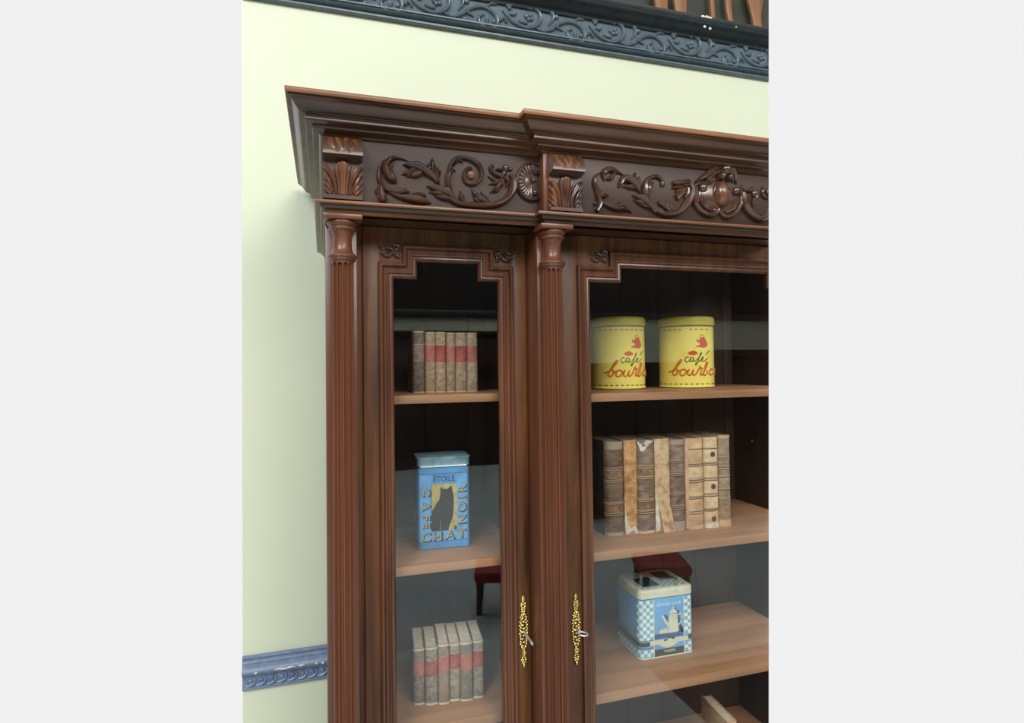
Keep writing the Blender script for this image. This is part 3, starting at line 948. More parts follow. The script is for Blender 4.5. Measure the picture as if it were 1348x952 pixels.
band_line_m = plain('dark_band_line', (0.10, 0.055, 0.03), 0.6)
pages = mottled('old_pages', (0.50, 0.42, 0.30), (0.66, 0.57, 0.43), 60, 0.8, (1, 1, 1))
pages_l = mottled('cream_pages', (0.62, 0.52, 0.40), (0.80, 0.70, 0.55), 60, 0.8)
pages_dark = mottled('dusty_pages', (0.16, 0.13, 0.09), (0.30, 0.25, 0.17), 60, 0.8, (1, 1, 1))
red1 = mottled('red_label', (0.28, 0.055, 0.04), (0.42, 0.11, 0.08), 40, 0.6)
red2 = mottled('faded_red_label', (0.36, 0.10, 0.08), (0.46, 0.17, 0.13), 40, 0.6)
pale_brown = mottled('brown_label', (0.20, 0.13, 0.09), (0.34, 0.24, 0.18), 50, 0.6)
gold = plain('dull_gilt', (0.50, 0.38, 0.22), 0.5)
white_paper = mottled('torn_white', (0.48, 0.43, 0.33), (0.74, 0.68, 0.55), 60, 0.8)


def place_book(u0, u1, vb, vt, Y, zshelf, depth, rz, lean=0.0):
    a = at(u0, vb, Y); b_ = at(u1, vb, Y)
    cxx = (a.x + b_.x) / 2
    w_ = abs(b_.x - a.x)
    top = at((u0 + u1) / 2, vt, Y)
    return cxx, w_, top.z - zshelf, Y


# upper left row: six small mottled bindings
ZL0 = -0.070
tops = [(543.5, 559.5, 436), (560, 573.5, 437), (573.5, 587.5, 437), (588, 600, 438), (600, 615.5, 438), (615.5, 629.5, 438)]
tones = [((0.10, 0.075, 0.06), (0.22, 0.17, 0.14)), ((0.30, 0.20, 0.11), (0.48, 0.36, 0.22)), ((0.26, 0.17, 0.10), (0.50, 0.38, 0.24)),
         ((0.22, 0.15, 0.10), (0.40, 0.30, 0.20)), ((0.26, 0.17, 0.11), (0.46, 0.34, 0.23)), ((0.28, 0.20, 0.12), (0.52, 0.42, 0.29))]
lab = ['greyish brown small book with faded brown label, leftmost on the top left shelf',
       'tan mottled small book with red label, right beside the greyish brown one, top left shelf',
       'third small mottled book in the top left row, speckled tan with red label',
       'thinnest small mottled book, fourth in the top left row, red spine label',
       'wide small mottled book, second from the right end of the top left row',
       'rightmost small mottled book of the top left row, pale speckled spine with red label']
for i, (ua, ub, vt) in enumerate(tops):
    cxx, w_, h, Y = place_book(ua, ub, 505, vt, 1.60, ZL0, 0.1, 0)
    t = thing('book', lab[i], 'book', (cxx, 1.60 + 0.0035, ZL0), 0.0, 'small red-labelled books on the top left shelf')
    sm = mottled('mottled_calf', *tones[i], 90, 0.6)
    book_mesh(t, 'book', w_ * 0.985, h, 0.095, sm, sm, pages, 0.22, label=(0.50, 0.78), label_m=(pale_brown if i == 0 else (red1, red2)[i % 2]),
              bands=(), extra=[(0.775, 0.790, gold), (0.50, 0.512, gold), (0.62, 0.628, gold), (0.67, 0.676, gold)], ends=[(0, 0.02), (0.975, 1.0)], ends_m=gold)

# lower left row
ZL2 = -0.880
tops = [(544.5, 559.5, 854, 0.018), (560, 576.5, 852, 0.008), (577, 591.5, 848, 0.0), (591.5, 606, 847, 0.006), (606, 622.5, 845, -0.003), (623, 637, 843, 0.0)]
tones = [((0.15, 0.12, 0.09), (0.28, 0.22, 0.17)), ((0.17, 0.14, 0.10), (0.34, 0.29, 0.22)), ((0.24, 0.16, 0.11), (0.32, 0.24, 0.17)),
         ((0.22, 0.18, 0.13), (0.38, 0.31, 0.22)), ((0.15, 0.13, 0.10), (0.24, 0.21, 0.17)), ((0.18, 0.15, 0.11), (0.34, 0.30, 0.23))]
lab = ['leftmost small old book of the bottom left row, brown mottled spine with a red band',
       'second small book of the bottom left row, speckled spine and deeper red band',
       'third small book of the bottom left row, reddish brown worn spine',
       'fourth small book of the bottom left row, pale tan lower spine',
       'fifth small book of the bottom left row, plain grey brown spine and bright red band',
       'rightmost small book of the bottom left row, pale speckled spine beside the empty shelf']
for i, (ua, ub, vt, dy) in enumerate(tops):
    Y = 1.545 + dy
    cxx, w_, h, _ = place_book(ua, ub, 880, vt, Y, ZL2, 0.1, 0)
    t = thing('book', lab[i], 'book', (cxx, Y + 0.004, ZL2), math.radians(-6), 'small red-labelled books on the bottom left shelf')
    sm = mottled('mottled_calf', *tones[i], 80, 0.6)
    lo = (0.52, 0.50, 0.54, 0.56, 0.52, 0.55)[i]
    book_mesh(t, 'book', w_ * 0.98, h, 0.130, sm, sm, pages_l, 0.2, label=(lo, lo + 0.26), label_m=(red1, red2)[(i + 1) % 2], gap=0.0015,
              extra=[(lo, lo + 0.01, gold), (lo + 0.25, lo + 0.262, gold), (lo + 0.12, lo + 0.127, gold)], ends=[(0, 0.03), (0.96, 1.0)], ends_m=pages)

# large bindings on the middle shelf
ZM1 = -0.505
brownA = mottled('brown_calf', (0.095, 0.052, 0.030), (0.23, 0.145, 0.092), 22, 0.5, (1, 1, 2.5))
brownB = mottled('purple_brown_calf', (0.125, 0.074, 0.050), (0.30, 0.205, 0.145), 22, 0.5, (1, 1, 2.5))
tan = mottled('peeled_orange_leather', (0.34, 0.14, 0.04), (0.66, 0.38, 0.17), 26, 0.75, (1, 1, 1.2), c3=(0.68, 0.50, 0.32))
tan2 = mottled('peeled_spotted_leather', (0.22, 0.11, 0.05), (0.58, 0.38, 0.21), 34, 0.75, (1, 1, 1.2), c3=(0.62, 0.44, 0.27), lo=0.3, hi=0.5)
lightT = mottled('light_tan_vellum', (0.48, 0.29, 0.15), (0.68, 0.47, 0.27), 20, 0.6, (1, 1, 2))
lightT2 = mottled('pale_tan_vellum', (0.54, 0.36, 0.20), (0.74, 0.55, 0.34), 20, 0.6, (1, 1, 2))
dullT = mottled('dull_tan_leather', (0.22, 0.15, 0.085), (0.40, 0.29, 0.18), 24, 0.6, (1, 1, 2))
marble = mottled('dark_marbled_board', (0.022, 0.020, 0.012), (0.085, 0.070, 0.040), 60, 0.5)
bandL = plain('light_band', (0.36, 0.27, 0.19), 0.5)
bandT = plain('tan_band', (0.46, 0.33, 0.20), 0.5)
ovalM = plain('dark_oval_stamp', (0.10, 0.055, 0.04), 0.5)
pinkT = mottled('pinkish_tan', (0.50, 0.30, 0.19), (0.64, 0.42, 0.29), 30, 0.6)
lblA = mottled('ochre_label', (0.16, 0.085, 0.04), (0.30, 0.19, 0.10), 70, 0.6)
G5 = (0.195, 0.215, 0.365, 0.385, 0.60, 0.62, 0.755, 0.775)
BIG = [  # u0, u1, v bottom, v top, Y, spine material, options, label
    (797.5, 823, 708, 580.5, 1.585, brownA, dict(bands=(0.215, 0.235, 0.335, 0.350, 0.565, 0.585, 0.69, 0.715), band_m=bandL, ends=[(0, 0.035), (0.91, 0.99)], ends_m=bandL, label=(0.60, 0.68), label_m=lblA, extra=[(0.25, 0.325, lblA)]),
     'dark brown banded book with black marbled board, leftmost of the large books'),
    (823.5, 840.5, 707, 579.5, 1.580, tan, dict(torn=[(-0.9, 0.0), (0.95, 0.0), (0.9, 0.04), (0.4, 0.085), (-0.1, 0.06), (-0.6, 0.11), (-0.97, 0.30), (-1.0, 0.15)], torn_m=white_paper),
     'narrow large book with peeled orange spine and torn white foot, second from left'),
    (840.5, 864, 706, 579, 1.575, brownB, dict(bands=(0.215, 0.24, 0.345, 0.365, 0.585, 0.605, 0.70, 0.72), band_m=bandT, label=(0.62, 0.70), label_m=lblA, extra=[(0.26, 0.335, lblA)], ends=[(0, 0.03)], ends_m=pinkT,
                                                torn=[(-0.95, 0.985), (0.1, 0.995), (0.9, 0.985), (0.2, 0.95), (-0.3, 0.885), (-0.65, 0.88), (-0.8, 0.93)], torn_m=white_paper),
     'brown book with raised bands and a torn white patch at the top of its spine'),
    (864.5, 884, 704, 578, 1.570, tan2, dict(torn=[(-1.0, 0.0), (-0.6, 0.02), (-0.45, 0.10), (-0.8, 0.35), (-1.0, 0.4)], torn_m=white_paper),
     'peeled spotted tan book whose loose spine flaps out at the foot'),
    (884, 903.5, 702, 578, 1.568, brownB, dict(bands=(0.235, 0.255, 0.275, 0.39, 0.41, 0.605, 0.625, 0.645, 0.745, 0.765), band_m=bandL, ends=[(0, 0.10), (0.94, 0.99)], ends_m=bandL),
     'greyish brown book with paired raised bands between the flapping spine and the light tan book'),
    (904, 928.5, 700, 577, 1.565, lightT, dict(bands=(0.175, 0.20, 0.34, 0.36, 0.52, 0.545, 0.70, 0.72, 0.885), band_m=bandT, ends=[(0, 0.04), (0.975, 1.0)], ends_m=pinkT, label=(0.57, 0.67), label_m=lightT2),
     'widest light tan book with raised bands, third from the right of the large books'),
    (929, 947.5, 697, 575.5, 1.560, lightT2, dict(bands=(0.195, 0.215, 0.355, 0.38, 0.53, 0.555, 0.70, 0.72, 0.88), band_m=bandT, ends=[(0.0, 0.05)], ends_m=white_paper),
     'pale tan book with three dark oval stamps and a torn white foot'),
    (947.5, 963, 692, 573, 1.560, dullT, dict(bands=(0.29, 0.31, 0.41, 0.55, 0.63, 0.66, 0.74, 0.76), band_m=bandT, ends=[(0, 0.07), (0.965, 1.0)], ends_m=lightT),
     'dull tan narrow book with raised bands, right end of the large books'),
]
for i, (ua, ub, vb, vt, Y, sm, opt, lb) in enumerate(BIG):
    a = at(ua, (vb + vt) / 2, Y); b_ = at(ub, (vb + vt) / 2, Y)
    top = at((ua + ub) / 2, vt, Y)
    w_ = (b_.x - a.x) * 0.985
    h = top.z - ZM1
    cxx = (a.x + b_.x) / 2
    t = thing('book', lb, 'book', (cxx, Y + w_ * 0.2, ZM1), math.radians(-1.5), 'large leather books on the middle shelf')
    book_mesh(t, 'book', w_, h, 0.155, marble if i in (0, 2, 4) else sm, sm, pages_dark, (0.26, 0.1, 0.22, 0.1, 0.22, 0.2, 0.2, 0.2)[i], gap=0.003, **opt)
    cv = w_ * (0.26, 0.1, 0.22, 0.1, 0.22, 0.2, 0.2, 0.2)[i]
    if i == 6:
        bm = B()
        for z in (0.10, 0.455, 0.81):
            blob(bm, 0.002, -cv - 0.0002, z * h, 0.0085, 0.0012, 0.0085, 14)
        mesh_obj('oval_stamps', bm, ovalM, t, world=False)
    if i == 3:
        bm = B()      # loose lower end of the spine leather, bent outwards
        rows = []
        for q in range(7):
            z = h * (0.26 - 0.045 * q)
            o = -0.0030 - 0.0016 * q
            rows.append([(-w_ * 0.30 + q * 0.0016, o - cv * 0.8, z), (w_ * 0.15 + q * 0.0016, o - cv, z - 0.0015 * (q == 6)), (w_ * 0.50 + q * 0.0016, o - cv * 0.2, z + 0.002 * (q == 6)),
                         (w_ * 0.50 + q * 0.0016, o + 0.0018, z), (-w_ * 0.30 + q * 0.0016, o + 0.0018, z)])
        grid(bm, rows, close_u=True, cap=True)
        mesh_obj('loose_spine_flap', bm, tan2, t, world=False)
    if i == 5:
        bm = B(); box(bm, -w_ * 0.53, -w_ * 0.36, -cv * 0.9, 0.004, 0.003, h - 0.002, 0.001)
        mesh_obj('spine_joint', bm, pinkT, t, world=False)

# corner of a tan book further down in the middle bay
t = thing('book', 'edge of a tan book showing low on the bottom shelf at lower right', 'book', (1.205, 1.58, -1.262), math.radians(-6))
book_mesh(t, 'book', 0.034, 0.150, 0.15, lightT, lightT, pages, 0.2, bands=(0.2, 0.4, 0.6, 0.8), band_m=bandT)
bm = B(); box(bm, 0.5145, 1.4615, 1.462, YB - 0.013, -1.286, -1.262, 0.0012); part('shelf', bm, M['shelf'])


# ------------------------------------------------------------------ tins
def text_faces(s_, size, off=0.0):
    cu = bpy.data.curves.new('t', 'FONT')
    cu.body = s_; cu.size = size; cu.align_x = 'CENTER'; cu.align_y = 'CENTER'; cu.offset = off
    cu.resolution_u = 4
    o = bpy.data.objects.new('t', cu)
    me = bpy.data.meshes.new_from_object(o)
    bm = B(); bm.from_mesh(me)
    bpy.data.objects.remove(o); bpy.data.curves.remove(cu); bpy.data.meshes.remove(me)
    return bm


def add_flat(bm, src, fn, thick=0.0):
    """copy the faces of src into bm through fn(x, y) -> 3D, with a skin behind"""
    mp = {}
    for v in src.verts:
        mp[v] = bm.verts.new(fn(v.co.x, v.co.y))
    for f in src.faces:
        try:
            bm.faces.new([mp[v] for v in f.verts])
        except ValueError:
            pass
    src.free()


def poly_flat(bm, pts, fn):
    try:
        bm.faces.new([bm.verts.new(fn(x, y)) for x, y in pts])
    except ValueError:
        pass


yellow = plain('yellow_enamel', (0.95, 0.78, 0.16), 0.28, coat=0.4, var=0.10, vscale=9)
yellow_lid = plain('yellow_lid_enamel', (0.72, 0.58, 0.085), 0.25, coat=0.4, var=0.12, vscale=14)
redink = plain('orange_red_print', (0.62, 0.085, 0.02), 0.35)
orink = plain('orange_print', (0.62, 0.16, 0.02), 0.35)
green_ink = plain('olive_print', (0.13, 0.11, 0.02), 0.35)
brown_ink = plain('brown_print', (0.12, 0.05, 0.015), 0.35)

CAFE = [[(372, 540), (350, 535), (332, 562), (345, 588), (372, 578), (395, 560)],
        [(418, 545), (398, 540), (383, 565), (395, 586), (415, 568), (422, 543), (417, 578), (430, 584), (450, 570)],
        [(450, 570), (480, 535), (502, 500), (496, 490), (480, 530), (462, 590), (445, 622), (438, 612), (460, 590), (485, 578)],
        [(485, 578), (510, 565), (522, 545), (510, 538), (497, 560), (507, 583), (535, 575), (565, 548)],
        [(545, 515), (580, 470)]]
BOUR = [[(165, 692), (200, 682), (250, 635), (292, 585), (300, 568), (285, 566), (250, 620), (215, 685), (205, 715), (228, 728), (252, 705), (258, 672), (240, 660), (262, 682), (285, 678)],
        [(330, 668), (300, 668), (280, 705), (295, 730), (325, 722), (345, 690), (330, 665), (352, 682), (372, 672)],
        [(375, 662), (358, 705), (368, 728), (395, 715), (418, 668), (408, 712), (424, 728), (450, 705)],
        [(450, 705), (478, 650), (486, 628), (482, 655), (505, 655), (488, 700), (492, 728), (512, 715)],
        [(512, 715), (548, 640), (560, 596), (545, 600), (528, 660), (516, 715), (530, 730), (550, 712), (556, 680)],
        [(612, 668), (590, 670), (575, 705), (588, 728), (615, 715), (628, 680), (650, 672)],
        [(655, 668), (645, 728), (665, 680), (690, 668), (690, 715), (710, 725)]]


def coffee_tin(label, cx_, cy_, r, h, turn, loc_z):
    t = thing('coffee_tin', label, 'tin', (cx_, cy_, loc_z), 0.0, 'yellow round coffee tins')
    lidz = h * 0.875
    bm = B()
    lathe(bm, [(r * 0.3, 0.0), (r * 0.965, 0.0), (r * 0.985, 0.003), (r * 0.985, 0.006), (r * 0.965, 0.008), (r * 0.965, lidz - 0.001), (r * 0.3, lidz)], 0, 0, 96)
    mesh_obj('tin_body', bm, yellow, t, world=False, smooth=40)
    bm = B()
    lathe(bm, [(r * 0.4, lidz - 0.001), (r * 0.955, lidz - 0.001), (r * 1.0, lidz + 0.001), (r * 1.0, h - 0.010), (r * 0.985, h - 0.004), (r * 0.95, h - 0.001), (r * 0.90, h - 0.003), (r * 0.4, h - 0.004)], 0, 0, 96)
    mesh_obj('lid', bm, yellow_lid, t, world=False, smooth=40)
    bm = B()
    lathe(bm, [(r * 0.9, lidz - 0.0045), (r * 0.968, lidz - 0.0045), (r * 0.972, lidz - 0.0030), (r * 0.968, lidz - 0.001), (r * 0.9, lidz - 0.001)], 0, 0, 96)
    lathe(bm, [(r * 0.9, 0.0005), (r * 0.990, 0.0005), (r * 0.992, 0.0018), (r * 0.988, 0.0030), (r * 0.9, 0.0030)], 0, 0, 96)
    mesh_obj('dark_seam', bm, brown_ink, t, world=False, smooth=40)
    base = math.atan2(-cy_, -cx_) + turn      # the side that looks towards the viewer
    R = r * 0.965

    def cyl(x, y, off=0.0006):
        # picture units of the drawing: x 55..635 across the tin, y 100..865 down it
        s_ = (x - 345) / 292
        th = math.asin(max(-0.94, min(0.94, s_))) + max(0, abs(s_) - 0.94) * 1.6 * (1 if s_ > 0 else -1)
        a = base + th
        z = (868 - y) / (868 - 100) * h
        return Vector(((R + off) * math.cos(a), (R + off) * math.sin(a), z))

    def line(bm, pts, wd):
        P_ = catmull([(a, b_, 0) for a, b_ in pts], 5)
        tube(bm, [cyl(p.x, p.y, 0.0002) for p in P_], wd, 6)
    bm = B()
    for s_ in CAFE:
        line(bm, s_, 0.0016)
    mesh_obj('cafe_lettering', bm, green_ink, t, world=False)
    bm = B()
    for s_ in BOUR:
        line(bm, s_, 0.0026)
    mesh_obj('bourbon_lettering', bm, orink, t, world=False)
    bm = B()
    fn = lambda x, y: cyl(x, y, 0.0007)
    body = [(515, 325), (540, 335), (552, 365), (566, 400), (556, 428), (530, 440), (505, 438), (480, 432), (445, 432), (442, 424), (475, 420), (490, 400), (478, 385), (460, 378), (448, 352), (462, 350), (480, 362), (492, 335)]
    for (xa, xb, ya, yb) in ():
        pass
    c0 = (515, 390)
    for i in range(len(body)):
        poly_flat(bm, [c0, body[i - 1], body[i]], fn)
    line(bm, [(490, 345), (492, 312), (510, 300), (528, 312), (532, 342)], 0.0011)
    cup = [(362, 500), (375, 482), (400, 470), (435, 470), (455, 485), (465, 505), (445, 512), (415, 518), (385, 512)]
    for i in range(len(cup)):
        poly_flat(bm, [(412, 495), cup[i - 1], cup[i]], fn)
    mesh_obj('kettle_print', bm, redink, t, world=False)
    bm = B()
    n = 30
    for row in (243, 822):
        for k in range(n):
            for dx in (-9, 7):
                x = 345 + (k - n / 2) * 54.0 + dx
                if row == 243 and turn < 0.05 and (k * 7) % 5 == 0:
                    continue
                if row == 243 or True:
                    poly_flat(bm, [(x - 6, row - 6), (x + 6, row - 4), (x + 6, row + 5), (x - 6, row + 7)], fn)
    line(bm, [(430, 470), (428, 452), (436, 440)], 0.0004)
    mesh_obj('dotted_border', bm, brown_ink, t, world=False)
    return t


ZS = -0.0785
d2 = at(903, 460, 1.0); d2 = Vector((d2.x, d2.y, 0)).normalized()
c2 = d2 * 2.05
ztop = at(903, 417, c2.y - 0.05).z
coffee_tin('right yellow round coffee tin on the shelf above the large leather books', c2.x, c2.y, 0.0905, ztop - ZS, 0.0, ZS)
d1 = at(812.5, 460, 1.0); d1 = Vector((d1.x, d1.y, 0)).normalized()
c1 = d1 * 1.96
coffee_tin('left yellow round coffee tin, partly hidden behind the door moulding', c1.x, c1.y, 0.0905, ztop - ZS, 0.17, ZS)


def rounded_prism(bm, w_, d, z0, z1, r, inset=0.0):
    pts = []
    for (sx, sy, a0) in ((1, 1, 0), (-1, 1, 90), (-1, -1, 180), (1, -1, 270)):
        for q in range(7):
            a = math.radians(a0 + q * 15)
            pts.append(((w_ / 2 - r) * sx + r * math.cos(a), (d / 2 - r) * sy + r * math.sin(a)))
    return pts


def rbox(bm, w_, d, levels, r):
    rows = []
    for (z, g) in levels:
        rows.append([(x, y, z) for x, y in rounded_prism(bm, w_ + 2 * g, d + 2 * g, 0, 0, max(0.001, r + g))])
    grid(bm, rows, close_u=True, cap=True)


# tall blue tin with the cat
ZC = -0.487
pa = at(551.5, 660, 1.575); pb = at(620, 660, 1.575)
W_ = (pb.x - pa.x) * 0.985; D_ = 0.10
H_ = at(586, 601, 1.575).z - ZC
blue = plain('blue_enamel', (0.085, 0.29, 0.58), 0.35, coat=0.3, var=0.22, vscale=22)
bluel = plain('worn_blue_lid', (0.20, 0.33, 0.38), 0.4, coat=0.2, var=0.3, vscale=40)
navy = plain('navy_print', (0.015, 0.035, 0.09), 0.4)
straw = plain('straw_print', (0.46, 0.37, 0.13), 0.45, var=0.25, vscale=60)
blackp = plain('black_print', (0.018, 0.013, 0.012), 0.4)
skyp = plain('light_blue_print', (0.13, 0.37, 0.70), 0.4, var=0.2, vscale=30)
t = thing('coffee_tin', 'tall rectangular blue tin printed with a black cat, middle shelf behind the left door', 'tin', ((pa.x + pb.x) / 2, 1.575 + D_ / 2, ZC), math.radians(-3.5))
bm = B(); rbox(bm, W_, D_, [(0.0, -0.002), (0.002, 0), (0.004, 0.0), (H_ * 0.895, 0)], 0.010)
mesh_obj('tin_body', bm, blue, t, world=False, smooth=50)
bm = B(); rbox(bm, W_, D_, [(H_ * 0.885, 0.001), (H_ * 0.89, 0.0022), (H_ * 0.90, 0.0022), (H_ * 0.905, 0.001), (H_ * 0.975, 0.0016), (H_ * 0.985, 0.0035), (H_ * 0.995, 0.003), (H_, -0.004)], 0.011)
lid_ = mesh_obj('lid', bm, bluel, t, world=False, smooth=50)
bm = B(); rbox(bm, W_, D_, [(H_ * 0.888, 0.0022), (H_ * 0.893, 0.0029), (H_ * 0.899, 0.0029), (H_ * 0.903, 0.0022)], 0.011)
mesh_obj('bright_rim', bm, plain('bare_tin', (0.55, 0.62, 0.66), 0.25, 0.9), lid_, world=False, smooth=50)


def fpt(off):      # drawing units: x 90..545 across, y 165..905 down
    return lambda x, y: Vector(((x - 317) / 455 * W_, -D_ / 2 - off, (908 - y) / 848 * H_ * 1.0))


f0, f1, f2, f3 = fpt(0.0002), fpt(0.0004), fpt(0.0006), fpt(0.0009)
bm = B()
rect = lambda bm, x0, x1, y0, y1, f: poly_flat(bm, [(x0, y0), (x1, y0), (x1, y1), (x0, y1)], f)
rect(bm, 106, 208, 222, 745, f0); rect(bm, 430, 520, 222, 745, f0); rect(bm, 106, 520, 745, 835, f0)
mesh_obj('light_blue_panel', bm, skyp, t, world=False)
bm = B()
rect(bm, 208, 430, 312, 742, f1)
mesh_obj('straw_panel', bm, straw, t, world=False)
bm = B()
cat = [(208, 742), (208, 560), (228, 530), (250, 490), (275, 450), (285, 400), (284, 350), (288, 338), (300, 355), (330, 362), (352, 358), (372, 336), (384, 338), (388, 370), (398, 410), (401, 450),
       (400, 520), (398, 580), (385, 640), (365, 690), (352, 742)]
c0 = (320, 560)
for i in range(len(cat)):
    poly_flat(bm, [c0, cat[i - 1], cat[i]], f2)
rect(bm, 405, 425, 705, 742, f2)
mesh_obj('cat_figure', bm, blackp, t, world=False)
bm = B()
for (x0, x1, y0, y1) in ((274, 292, 620, 735), (316, 322, 640, 735), (340, 346, 610, 730), (328, 342, 455, 485), (262, 266, 520, 600)):
    poly_flat(bm, [(x0, y1), (x1, y1), ((x0 + x1) / 2 + 2, y0)], f3)
mesh_obj('cat_highlights', bm, plain('grey_brown_print', (0.13, 0.10, 0.075), 0.5), t, world=False)
bm = B()
rect(bm, 100, 526, 214, 218, f0); rect(bm, 100, 526, 836, 840, f0); rect(bm, 204, 209, 312, 742, f2)
for i in range(9):
    rect(bm, 214, 425, 232 + i * 0.0, 234, f0)
mesh_obj('rule_lines', bm, navy, t, world=False)


def word(s_, cx_, cy_, sz, rot, f, sx=1.0, off=0.0):
    src = text_faces(s_, sz, off)
    cr, sr = math.cos(rot), math.sin(rot)
    return src, (lambda x, y: f(cx_ + (x * sx * cr - y * sr), cy_ - (x * sx * sr + y * cr)))


bmA, bmB = B(), B()
cells = [('C', 158, 385, -PI / 2, 84), ('A', 158, 510, -PI / 2, 84), ('F', 158, 615, -PI / 2, 84), ('E', 158, 684, -PI / 2, 84),
         ('R', 478, 365, PI / 2, 90), ('I', 478, 442, PI / 2, 90), ('O', 478, 535, PI / 2, 90), ('N', 478, 650, PI / 2, 90),
         ('C', 158, 798, 0, 98), ('H', 258, 794, 0, 98), ('A', 366, 790, 0, 98), ('T', 468, 786, 0, 98)]
for (ch, cx_, cy_, rot, sz) in cells:
    src, fn = word(ch, cx_ + 6, cy_ + 5, sz * 1.12, rot, f1, 1.15, 5.0); add_flat(bmA, src, fn)
    src, fn = word(ch, cx_, cy_, sz, rot, f3, 1.15, 0.5); add_flat(bmB, src, fn)
mesh_obj('letter_shadow', bmA, navy, t, world=False)
mesh_obj('cafe_chat_noir_lettering', bmB, straw, t, world=False)
bm = B()
src, fn = word('ÉTOILE', 318, 268, 70, 0, f1, 0.86, 0.8); add_flat(bm, src, fn)
mesh_obj('etoile_lettering', bm, navy, t, world=False)

# square checkered tin
ZK = -0.882
YK = 1.583
pa = at(841.5, 820, YK); pb = at(911.5, 820, YK)
KW = (pb.x - pa.x) ; KD = 0.150
KH = at(876, 774, YK).z - ZK
cream = plain('cream_enamel', (0.68, 0.66, 0.50), 0.35, coat=0.3, var=0.08, vscale=30)
kblue = plain('coffee_tin_blue', (0.20, 0.47, 0.76), 0.35, coat=0.3, var=0.12, vscale=12)
kpale = plain('pale_blue_check', (0.70, 0.86, 0.88), 0.35, coat=0.3)
kteal = plain('teal_check', (0.27, 0.46, 0.50), 0.35, coat=0.3)
kdark = plain('charcoal_print', (0.06, 0.065, 0.06), 0.4)
kgreen = plain('dark_green_print', (0.012, 0.05, 0.04), 0.35, coat=0.2)
kshade = plain('slate_blue_print', (0.06, 0.12, 0.22), 0.4)
KZ = math.radians(-1.0)
t = thing('coffee_tin', 'square blue and white checkered tin with a coffee pot picture on the lower middle shelf', 'tin', ((pa.x + pb.x) / 2 + 0.004, YK + KD / 2, ZK), KZ)
bm = B(); rbox(bm, KW, KD, [(0.0, -0.003), (0.0015, -0.001), (0.003, 0.0), (KH * 0.885, 0)], 0.016)
mesh_obj('tin_body', bm, kblue, t, world=False, smooth=50)
bm = B(); rbox(bm, KW, KD, [(0.0, 0.0), (0.0012, 0.0012), (0.0036, 0.0012), (0.0046, 0.0002)], 0.016)
mesh_obj('base_rim', bm, cream, t, world=False, smooth=50)
bm = B(); rbox(bm, KW, KD, [(KH * 0.868, 0.0008), (KH * 0.872, 0.002), (KH * 0.955, 0.002), (KH * 0.98, 0.001), (KH * 0.995, -0.003), (KH, -0.008)], 0.017)
lid = mesh_obj('lid', bm, cream, t, world=False, smooth=50)
bm = B(); rbox(bm, KW, KD, [(KH * 0.858, 0.0), (KH * 0.860, 0.0008), (KH * 0.866, 0.0008), (KH * 0.868, 0.0)], 0.016)
mesh_obj('dark_seam', bm, kdark, t, world=False, smooth=50)
bm = B()
zt_ = KH + 0.0003
nc = 14
for i in range(nc):
    for j in range(nc):
        if (i + j) % 2 == 0:
            x0 = (-0.5 + i / nc) * (KW - 0.022); y0 = (-0.5 + j / nc) * (KD - 0.022)
            if (i in (2, 3, 4, 5) and j in (3, 4, 5, 6, 7, 8)) or (i in (8, 9, 10, 11) and j in (5, 6, 7, 8, 9, 10)):
                continue
            bm.faces.new([bm.verts.new(p) for p in ((x0, y0, zt_), (x0 + (KW - 0.022) / nc, y0, zt_), (x0 + (KW - 0.022) / nc, y0 + (KD - 0.022) / nc, zt_), (x0, y0 + (KD - 0.022) / nc, zt_))])
mesh_obj('lid_checks', bm, kteal, lid, world=False)
bm = B()
for (xa, xb, ya, yb) in ((-0.36, -0.04, -0.34, 0.14), (0.08, 0.36, -0.10, 0.36)):
    bm.faces.new([bm.verts.new(p) for p in ((xa * KW, ya * KD, zt_ + 0.0004), (xb * KW, ya * KD, zt_ + 0.0004), (xb * KW, yb * KD, zt_ + 0.0004), (xa * KW, yb * KD, zt_ + 0.0004))])
mesh_obj('lid_panels', bm, kgreen, lid, world=False)


# wrap coordinate around the front and the left side: s = 0 at the middle of the front
def wrap(s_, z, off=0.0003):
    r = 0.016
    hw = KW / 2 - r
    arc = r * PI / 2
    sg = 1 if s_ >= 0 else -1
    a = abs(s_)
    if a <= hw:
        return Vector((s_, -KD / 2 - off, z))
    if a <= hw + arc:
        th = (a - hw) / r
        return Vector((sg * (hw + (r + off) * math.sin(th)), -KD / 2 + r - (r + off) * math.cos(th), z))
    return Vector((sg * (KW / 2 + off), -KD / 2 + r + (a - hw - arc), z))


def wrect(bm, s0, s1, z0, z1, off=0.0003):
    n = max(1, int(abs(s1 - s0) / 0.003))
    lo = [bm.verts.new(wrap(s0 + (s1 - s0) * i / n, z0, off)) for i in range(n + 1)]
    hi = [bm.verts.new(wrap(s0 + (s1 - s0) * i / n, z1, off)) for i in range(n + 1)]
    for i in range(n):
        bm.faces.new((lo[i], lo[i + 1], hi[i + 1], hi[i]))


# front picture spans s: panel -0.022*.. ; drawing units x 165..745 (front), y 270..885
def kx(x): return (x - 475) / 580 * (KW * 1.06)
def kz(y, x=475): return (885 - y) / 615 * KH * 0.868


